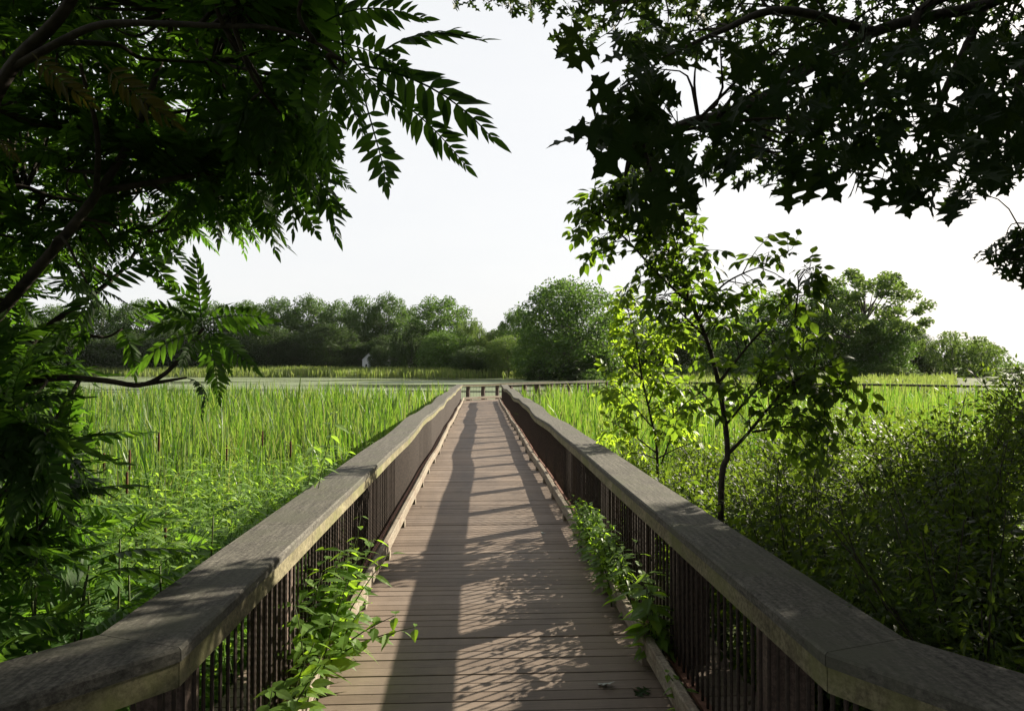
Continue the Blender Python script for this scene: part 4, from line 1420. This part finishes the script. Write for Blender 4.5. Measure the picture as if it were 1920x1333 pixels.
# single cattail stalks with brown spikes
cs = [(195, 868, 6.2, 'leftmost of the brown cattail spikes, beside the dark sumac'), (243, 862, 6.0, 'thick dark brown cattail spike, second from the dark sumac'), (298, 828, 6.4, 'tall upright cattail spike standing above the nettles'),
      (425, 850, 7.4, 'slim cattail spike halfway between bough tip and railing'), (492, 822, 8.0, 'small cattail spike in the sunlit bed behind the nettles'), (545, 842, 7.6, 'cattail spike nearest the railing'),
      (238, 905, 5.6, 'leaning cattail spike low in the shade of the reeds'), (310, 985, 5.0, 'short cattail spike sunk among the nettles')]
for px, py, d, lb in cs:
    e = at(px, py, d)
    root = thing('cattail', lb, 'plant', (e[0], e[1], GZ), 0, 'cattail spikes in the reed bed')
    st = MB(); hh = e[2] - GZ
    st.tube([(0, 0, -.05), (.01, 0, hh * .5), (0, 0, hh + .1), (0, 0, hh + .26)], [.006, .005, .004, .002], 5)
    st.build('stem', M['cattail'], root, True)
    sk = MB()
    sk.tube([(0, 0, hh - .09), (0, 0, hh - .08), (0, 0, hh), (0, 0, hh + .08), (0, 0, hh + .09)], [.004, .009, .0105, .009, .003], 8)
    sk.build('spike', M['spike'], root, True)
# stray tall blades that stand over the bed
for k, (px, py, d, lx, lb) in enumerate(((565, 695, 7.0, .12, 'single broad cattail blade standing tall before the pond'), (1755, 690, 10.5, -.1, 'tall reed blade standing over the sunlit bed before the willow'), (1700, 705, 9.5, .12, 'pale reed blade bent over beside the thicket'))):
    e = at(px, py, d)
    g = MB()
    h = e[2] - GZ
    V = []
    for tt, ww in ((0, .7), (.5, 1), (.8, .8), (.93, .5)):
        c = np.array([-lx + lx * tt * tt, 0, h * tt])
        V += [c - [.012 * ww, .004, 0], c + [.012 * ww, .004, 0]]
    V.append((0, 0, h))
    g.add(V, [(0, 1, 3, 2), (2, 3, 5, 4), (4, 5, 7, 6), (6, 7, 8)])
    o = g.build('reed_blade', M['cattail'])
    o.location = (e[0], e[1], GZ)
    tag(o, lb, 'plant')

# ------------------------------------------------------------------ reed bank across the pond
n = 16000
x = R.uniform(-190, 45, n)
ys = shore(x) + 2.5 * np.sin(x * .11) + 1.5 * np.sin(x * .31 + 1)
y = ys + R.uniform(-1, 1, n) ** 1 * 2 + R.uniform(0, 26, n)
z = terrain(x, y)
g = MB()
v, l, t_ = blades(n, x, y, z - .1, R.normal(2.0, .22, n) + .25 * np.sin(x * .2) * np.sin(y * .4), R.uniform(.12, .26, n), .22)
g.v.append(v); g.l.append(l); g.t.append(t_); g.n = len(v)
n = 9000
y = R.uniform(48, 112, n); x = y * R.uniform(.16, .72, n)
ok = (x - .235 * y > 1.5 + R.normal(0, 1, n))
x, y = x[ok], y[ok]; n = len(x)
v, l, t_ = blades(n, x, y, terrain(x, y) - .1, R.normal(.8, .25, n), R.uniform(.06, .14, n), .3)
g.v.append(v); g.l.append(l + g.n); g.t.append(t_); g.n += len(v)
tag(g.build('bank_reeds', M['reed']), kind='stuff')


# ------------------------------------------------------------------ far trees
QUAD = (np.array([(-.5, -.12, .0), (0, -.5, .06), (.5, -.05, 0), (.05, .5, -.08)]), np.array([0, 1, 2, 3]), np.array([4]))


def crown(kind, seed, n):
    """crown in a unit box: height 1 above the ground, width 1; returns leaf points, out dirs"""
    r = np.random.default_rng(seed)
    P = []
    if kind == 'poplar':
        K, lo = 95, .14
    elif kind == 'round':
        K, lo = 150, .04
    elif kind == 'open':
        K, lo = 78, .22
    elif kind == 'willow':
        K, lo = 75, .05
    else:
        K, lo = 40, .0
    cs = []
    cand = []
    while len(cs) < K:
        c = r.uniform(-1, 1, 3)
        zz = (c[2] + 1) / 2
        if kind == 'poplar':
            prof = .36 * math.sin(math.pi * min(1, .22 + .78 * zz)) ** .6 + .10
        elif kind == 'round':
            prof = .47 * math.sqrt(max(0, 1 - (max(0, zz - .38) / .62) ** 2.4)) * (0.82 + .18 * min(1, zz / .3))
        elif kind == 'open':
            prof = .48 * math.sin(math.pi * min(1, .12 + .84 * zz)) ** .75
        elif kind == 'willow':
            prof = .47 * math.sqrt(max(0, 1 - max(0, zz - .35) ** 2 / .43))
        else:
            prof = .5 * math.sqrt(max(0, 1 - zz ** 2))
        rad = math.hypot(c[0], c[1])
        if rad > 1 or rad < r.uniform(.0, .75):
            continue
        cand.append((c[0] * prof, c[1] * prof, lo + (.94 - lo) * zz))
        if len(cand) == (7 if kind in ('round', 'poplar') else 3):
            if cs:
                dm = [min((a[0] - b[0]) ** 2 + (a[1] - b[1]) ** 2 + 1.5 * (a[2] - b[2]) ** 2 for b in cs) for a in cand]
                cs.append(cand[int(np.argmax(dm))])
            else:
                cs.append(cand[0])
            cand = []
    cs = np.array(cs)
    per = n // K
    D = []
    for c in cs:
        if kind == 'willow':
            ns = 14
            a = r.uniform(0, 6.28, ns); q = np.sqrt(r.uniform(0, 1, ns)) * .085
            sx, sy = c[0] + q * np.cos(a), c[1] + q * np.sin(a)
            m = per // ns
            for k in range(ns):
                L = r.uniform(.12, .30)
                tt = r.uniform(0, 1, m)
                z = np.maximum(.02, c[2] + .03 - L * tt)
                P.append(np.stack([sx[k] * (1 + .1 * tt) + r.normal(0, .006, m), sy[k] * (1 + .1 * tt) + r.normal(0, .006, m), z], 1))
        else:
            s = r.uniform(.07, .125) * {'open': .62, 'round': 1.15}.get(kind, 1.0)
            d = r.normal(size=(per, 3)); d /= np.linalg.norm(d, axis=1)[:, None]
            rad = r.uniform(.1, 1.0, per) ** .55 * 1.12
            P.append(c + d * rad[:, None] * s * [1.05, 1.05, .8])
    return np.concatenate(P), cs


def far_tree_mesh(kind, seed, n, leaf):
    P, cs = crown(kind, seed, n)
    r = np.random.default_rng(seed + 100)
    wd, lf = MB(), MB()
    k = len(P)
    if kind == 'willow':
        D = norm(r.normal(0, .3, (k, 3)) + [0, 0, -1]); Nn = norm(r.normal(size=(k, 3)) * [1, 1, .4])
        sc = np.array([.55, 1.5, 1.0])[None, None, :]
    else:
        D = norm(r.normal(size=(k, 3))); Nn = norm(r.normal(0, .8, (k, 3)) + [0, 0, .5])
        sc = np.array([1.0, 1.0, 1.0])[None, None, :]
    lf.inst(QUAD, frames(D, Nn) * (r.uniform(.6, 1.3, k) * leaf)[:, None, None] * sc, P)
    if kind != 'bush':
        tr = smooth_path([(0, 0, -.03), (.01, .005, .2), (-.012, .0, .45), (.008, .01, .8)], 5)
        wd.tube(tr, np.linspace(.022, .004, len(tr)), 8)
        for c in cs[::2]:
            z0 = c[2] * r.uniform(.35, .7)
            b = np.array([0, 0, max(.14, z0)])
            wd.tube(smooth_path([b, b * .45 + c * .55 + [0, 0, -.02], c], 4), np.linspace(.007, .0015, 9), 5)
    else:
        for c in cs[::4]:
            wd.tube([(0, 0, -.03), c * [.5, .5, .5], c], [.012, .007, .003], 5)
    return wd, lf


VAR = {}
for kind, seeds, n, leaf in (('poplar', (1, 2, 3), 18000, .022), ('round', (4, 5, 12), 26000, .021), ('open', (6, 7), 15000, .021), ('willow', (8, 9), 22000, .023), ('bush', (10, 11), 4000, .05)):
    for s in seeds:
        VAR.setdefault(kind, []).append([far_tree_mesh(kind, s, n, leaf), {}])

used = {}


def far_tree(name, label, px, top, wpx, y, kind, mat, group, z0=None, var=None, bottom=None):
    """a tree at depth y whose top shows at pixel row top and whose crown is wpx wide"""
    c = at(px, 690, y)
    zb = float(terrain(np.array([c[0]]), np.array([y]))[0]) if z0 is None else z0
    h = at(px, top, y)[2] - zb
    wd = wpx * y / F / .92
    vs = VAR[kind]
    k = used.get(kind, 0) % len(vs) if var is None else var
    used[kind] = used.get(kind, 0) + 1
    root = thing(name, label, 'shrub' if kind == 'bush' else 'tree', (c[0], y, zb), R.uniform(0, 6.28), group)
    root.scale = (wd, wd, h)
    (mw_, ml), cache = vs[k]
    for nm, mbld, m in (('trunk', mw_, M['bark_far']), ('crown', ml, M[mat])):
        key = nm + mat
        if key in cache:
            o = bpy.data.objects.new(nm, cache[key]); COL.objects.link(o); o.parent = root
        else:
            o = mbld.build(nm, m, root, nm == 'trunk'); cache[key] = o.data
    return root


ORD = 'first second third fourth fifth sixth seventh eighth ninth tenth eleventh twelfth thirteenth fourteenth'.split()
G1 = 'tall poplars across the pond'
tall = [(-60, 570, 95, 232), (30, 566, 90, 228), (110, 572, 90, 236), (190, 566, 95, 230), (262, 560, 90, 226), (330, 568, 90, 236), (400, 566, 90, 230), (465, 562, 84, 234), (522, 558, 82, 228), (580, 553, 84, 226), (632, 562, 76, 236), (680, 556, 76, 230), (728, 550, 78, 226), (766, 572, 54, 236)]
for i, (px, tp, w_, y) in enumerate(tall):
    far_tree('poplar_tree', f'{ORD[i]} tall poplar from the left in the far row across the pond', px, tp, w_ * 1.12, y, 'poplar', 'far_poplar', G1)
G2 = 'rounded trees at the foot of the poplars'
low = [(40, 625, 110, 214), (140, 618, 110, 212), (250, 622, 105, 214), (350, 616, 105, 214), (440, 625, 95, 213), (505, 610, 90, 212), (565, 622, 85, 213), (620, 606, 90, 211), (672, 640, 60, 212), (725, 628, 60, 214)]
for i, (px, tp, w_, y) in enumerate(low):
    far_tree('shade_tree', f'{ORD[i]} dark rounded tree from the left, below the tall poplars', px, tp, w_ * 1.15, y, 'round', 'far_dark', G2)
mid = [('cottonwood_tree', 'pale topped cottonwood rising over the middle grove', 826, 556, 118, 200, 'poplar', 'far_round'),
       ('shade_tree', 'broad drooping tree just right of the white house', 772, 602, 90, 188, 'willow', 'far_dark'),
       ('shade_tree', 'small dark round tree touching the wall of the white house', 711, 648, 34, 199, 'round', 'far_dark'),
       ('shade_tree', 'dark low tree that hides most of the grey house', 750, 655, 34, 197, 'round', 'far_dark'),
       ('shade_tree', 'dark dense tree in the middle grove below the cottonwood', 838, 618, 95, 178, 'round', 'far_round'),
       ('willow_tree', 'weeping willow with pale hanging fronds at the middle of the far bank', 882, 592, 72, 182, 'willow', 'far_willow'),
       ('shade_tree', 'small tree peeking up between the pale willow and the big round tree', 935, 618, 75, 186, 'round', 'far_dark'),
       ('cottonwood_tree', 'tree top showing behind the shoulder of the big round tree', 972, 576, 82, 178, 'poplar', 'far_round'),
       ('shade_tree', 'yellowish low tree in front of the grove, beside the big round tree', 952, 628, 75, 158, 'round', 'far_willow'),
       ('shade_tree', 'dark low tree hugging the big round tree', 1000, 618, 70, 146, 'round', 'far_round'),
       ('shade_tree', 'dark bush like tree at the waterline below the pale willow', 890, 650, 80, 162, 'round', 'far_dark'),
       ('cottonwood_tree', 'biggest round crowned tree standing beyond the end of the walk', 1068, 520, 172, 136, 'round', 'far_round'),
       ('shade_tree', 'low tree under the right flank of the biggest round tree', 1120, 645, 70, 134, 'round', 'far_round'),
       ('shade_tree', 'tree just visible behind the glowing maple sapling', 1205, 598, 110, 165, 'round', 'far_round'),
       ('shade_tree', 'tree behind the leaning box elder', 1300, 606, 110, 160, 'round', 'far_dark'),
       ('shade_tree', 'low rounded tree behind the bushy box elder', 1375, 590, 110, 140, 'round', 'far_round'),
       ('cottonwood_tree', 'hazy tree behind the small upright stem of the bushy box elder', 1452, 548, 140, 128, 'poplar', 'far_round'),
       ('cottonwood_tree', 'tall airy cottonwood with open crown and forked trunk, beyond the thicket', 1622, 498, 205, 116, 'open', 'far_willow'),
       ('cottonwood_tree', 'companion cottonwood filling in behind the airy one', 1556, 535, 125, 124, 'poplar', 'far_round'),
       ('shade_tree', 'lower leafy mass at the foot of the airy cottonwood', 1650, 600, 105, 113, 'round', 'far_round'),
       ('shade_tree', 'dark round tree between the airy cottonwood and the wide willow', 1712, 620, 66, 136, 'round', 'far_dark'),
       ('willow_tree', 'wide weeping willow alone near the far lake', 1782, 618, 160, 130, 'willow', 'far_willow'),
       ('small_tree', 'thin feathery tree at the outer side of the wide willow', 1845, 636, 56, 132, 'open', 'far_willow'),
       ]
for nm, lb, px, tp, w_, y, kd, mt in mid:
    far_tree(nm, lb, px, tp, w_ * 1.08, y, kd, mt, None)
G3 = 'waterside bushes on the far bank'
for i, (px, tp, w_, y, mt) in enumerate(((1015, 672, 60, 132, 'far_dark'), (1075, 680, 90, 128, 'far_dark'), (1110, 690, 44, 118, 'far_round'), (1665, 682, 60, 106, 'far_willow'), (1700, 690, 50, 104, 'far_willow'), (1590, 686, 70, 108, 'far_round'), (1500, 690, 80, 110, 'far_round'), (1400, 686, 90, 116, 'far_round'), (1260, 684, 110, 124, 'far_round'))):
    far_tree('waterside_bush', f'{ORD[i]} low bush from the left of those at the waterline under the trees' if False else ['dark bush at the water under the inner side of the biggest round tree', 'wide dark bush right below the biggest round tree', 'small green bush by the grassy slope past the biggest round tree', 'yellow green bush at the foot of the airy cottonwood', 'low yellow bush between dark round tree and far boardwalk', 'green bush below the companion cottonwood', 'bush below the hazy tree, behind the bushy box elder', 'bush glimpsed through the bushy box elder', 'bush glimpsed behind the leaning box elder'][i],
             px, tp, w_, y, 'bush', mt, G3)
far_tree('sprig_tree', 'low sunlit oak branch dipping in at the lake edge, beyond the hanging oak leaves' if False else 'small sunlit tree by the lake at the outer edge of the view', 1915, 684, 120, 62, 'open', 'far_willow', None, z0=-.7)

# distant woods across the lake
g = MB()
n = 16000
x = R.uniform(340, 700, n); y = 560 + R.normal(0, 25, n)
z = R.uniform(0, 1, n) ** .7 * (5.5 + 1.3 * np.sin(x * .05) + 1.0 * np.sin(x * .17)) - .5
g.inst(QUAD, frames(rand_unit(n), norm(R.normal(0, .8, (n, 3)) + [0, 0, .5])) * R.uniform(.9, 1.8, n)[:, None, None], np.stack([x, y, z], 1))
tag(g.build('distant_woods', M['far_poplar']), kind='stuff')
# woods behind the rows so the sky does not show at their feet
g = MB()
n = 26000
x = R.uniform(-290, 160, n); y = shore(x) + 95 + R.normal(0, 10, n)
ok = x < .66 * y
x, y = x[ok], y[ok]; n = len(x)
z = terrain(x, y) + R.uniform(0, 1, n) * (11 + 2 * np.sin(x * .09) + 2 * np.sin(x * .23))
g.inst(QUAD, frames(rand_unit(n), norm(R.normal(0, .8, (n, 3)) + [0, 0, .5])) * R.uniform(1.2, 2.2, n)[:, None, None], np.stack([x, y, z], 1))
tag(g.build('far_woods', M['far_dark']), kind='stuff')


# ------------------------------------------------------------------ house among the trees
def house():
    M['white_paint'] = plain('white_siding', (.46, .48, .50), (.38, .40, .42), 2, .6)
    M['roof'] = plain('grey_shingles', (.12, .12, .125), (.07, .07, .075), 3, .9)
    M['glass'] = plain('dark_glass', (.03, .035, .04), (.02, .02, .025), 1, .1, .5)
    y = 203
    c = at(692, 690, y)
    zb = float(terrain(np.array([c[0]]), np.array([float(y)]))[0])
    root = thing('white_house', 'small white gabled house half hidden among the trees across the pond', 'house', (c[0], y, zb), math.radians(8))
    g = MB()
    W, Dp, H, Hr = 1.95, 8, 3.3, 5.2
    g.add([(-W, 0, -.5), (W, 0, -.5), (W, 0, H), (0, 0, Hr), (-W, 0, H), (-W, Dp, -.5), (W, Dp, -.5), (W, Dp, H), (0, Dp, Hr), (-W, Dp, H)],
          [(0, 1, 2, 3, 4), (9, 8, 7, 6, 5), (1, 6, 7, 2), (0, 4, 9, 5)])
    g.build('wall', M['white_paint'], root)
    g = MB()
    for s in (-1, 1):
        q = [(s * (W + .3), -.3, H - .3), (0, -.3, Hr + .04), (0, Dp + .3, Hr + .04), (s * (W + .3), Dp + .3, H - .3)]
        V = q + [(a, b, z_ + .16) for a, b, z_ in q]
        g.add(V, [(3, 2, 1, 0), (4, 5, 6, 7), (0, 1, 5, 4), (1, 2, 6, 5), (2, 3, 7, 6), (3, 0, 4, 7)])
    rf = g.build('roof', M['roof'], root)
    for wx, wz in ((-.8, .9), (.8, .9), (0, 3.1)):
        g = MB(); g.box(wx - .35, wx + .35, -.05, -.003, wz, wz + 1.1)
        f = g.build('window', M['white_paint'], root)
        g = MB(); g.box(wx - .28, wx + .28, -.06, -.052, wz + .07, wz + 1.03)
        g.build('pane', M['glass'], f)
    c = at(738, 690, 206)
    zb = float(terrain(np.array([c[0]]), np.array([206.0]))[0])
    root = thing('grey_house', 'low grey house with long roof, mostly hidden right of the white house', 'house', (c[0], 206, zb), math.radians(-6))
    M['grey_paint'] = plain('grey_siding', (.4, .42, .44), (.33, .35, .37), 2, .6)
    g = MB()
    g.box(-3.6, 3.6, 0, 7, -.5, 2.7); g.build('wall', M['grey_paint'], root)
    g = MB()
    g.add([(-4, -.4, 2.703), (4, -.4, 2.703), (4, 7.4, 2.703), (-4, 7.4, 2.703), (-4, 3.5, 4.3), (4, 3.5, 4.3)], [(3, 2, 1, 0), (0, 1, 5, 4), (2, 3, 4, 5), (0, 4, 3), (1, 2, 5)])
    g.build('roof', M['roof'], root)
    for wx in (-2.2, 0, 2.2):
        g = MB(); g.box(wx - .5, wx + .5, -.05, -.003, .8, 2.0)
        f = g.build('window', M['white_paint'], root)
        g = MB(); g.box(wx - .42, wx + .42, -.06, -.052, .88, 1.92); g.build('pane', M['glass'], f)


house()


# ------------------------------------------------------------------ fallen leaves and bits on the deck
def deck_leaf(name, label, px, py, size, mat, tpl, rz, group=None):
    yy = 1.65 * F / (py - 690)
    p = at(px, py, yy)
    p[2] = .012
    g = MB()
    g.inst(tpl, np.eye(3)[None] * size, np.zeros((1, 3)))
    o = g.build(name, M[mat])
    o.location = p
    o.rotation_euler = (R.normal(0, .12) + math.pi * (mat == 'pale_leaf'), R.normal(0, .12), rz)
    if mat == 'pale_leaf': o.location.z = .012
    tag(o, label, 'leaf', group)


deck_leaf('fallen_leaf', 'pale upturned oak leaf lying on the shaded deck boards', 1120, 1283, .095, 'pale_leaf', OAK[0], 1.3)
deck_leaf('fallen_leaf', 'dark curled oak leaf against the shaded curb, nearest the camera', 1215, 1296, .10, 'oak', OAK[1], 2.2)
deck_leaf('fallen_leaf', 'brown dead leaf lying beside the dark curled leaf', 1200, 1300, .07, 'dead', OVATE, .4)
deck_leaf('fallen_leaf', 'tiny dry leaf on the sunlit boards by the far side of the lime weed', 797, 948, .06, 'dead', OVATE, 2.0)
deck_leaf('fallen_leaf', 'small pale leaf lying mid deck where dappled shade begins', 1014, 998, .07, 'pale_leaf', OVATE, .7)
deck_leaf('fallen_leaf', 'dry leaf scrap at the near foot of the sunlit curb', 635, 1325, .05, 'dead', OVATE, 1.0)
deck_leaf('fallen_leaf', 'brown leaf scrap on the deck below the broad leaved weed', 1150, 1185, .06, 'dead', OVATE, 2.6)

# ------------------------------------------------------------------ thin summer haze over the marsh
if HAZE > 0:
    m, t = nt('thin_haze')
    v_ = nd(t, 'ShaderNodeVolumePrincipled', {'Color': (.9, .95, 1, 1), 'Density': HAZE, 'Anisotropy': .2})
    o_ = nd(t, 'ShaderNodeOutputMaterial')
    t.links.new(v_.outputs[0], o_.inputs['Volume'])
    g = MB()
    g.box(-3050, 3050, -3050, 3050, -4.5, 34)
    tag(g.build('haze', m), kind='stuff')

for k in range(16):
    yy = R.uniform(3.4, 11); xx = R.uniform(-.75, .85)
    g = MB()
    g.inst(LANCE if k % 2 else OVATE, np.eye(3)[None] * R.uniform(.02, .05), np.zeros((1, 3)))
    o = g.build('leaf_scrap', M['dead'])
    o.location = (xx, yy, .009); o.rotation_euler = (R.normal(0, .15), R.normal(0, .15), R.uniform(0, 6.28))
    tag(o, 'tiny dry leaf scrap lying loose on the deck boards', 'leaf scrap', 'leaf scraps scattered over the deck')
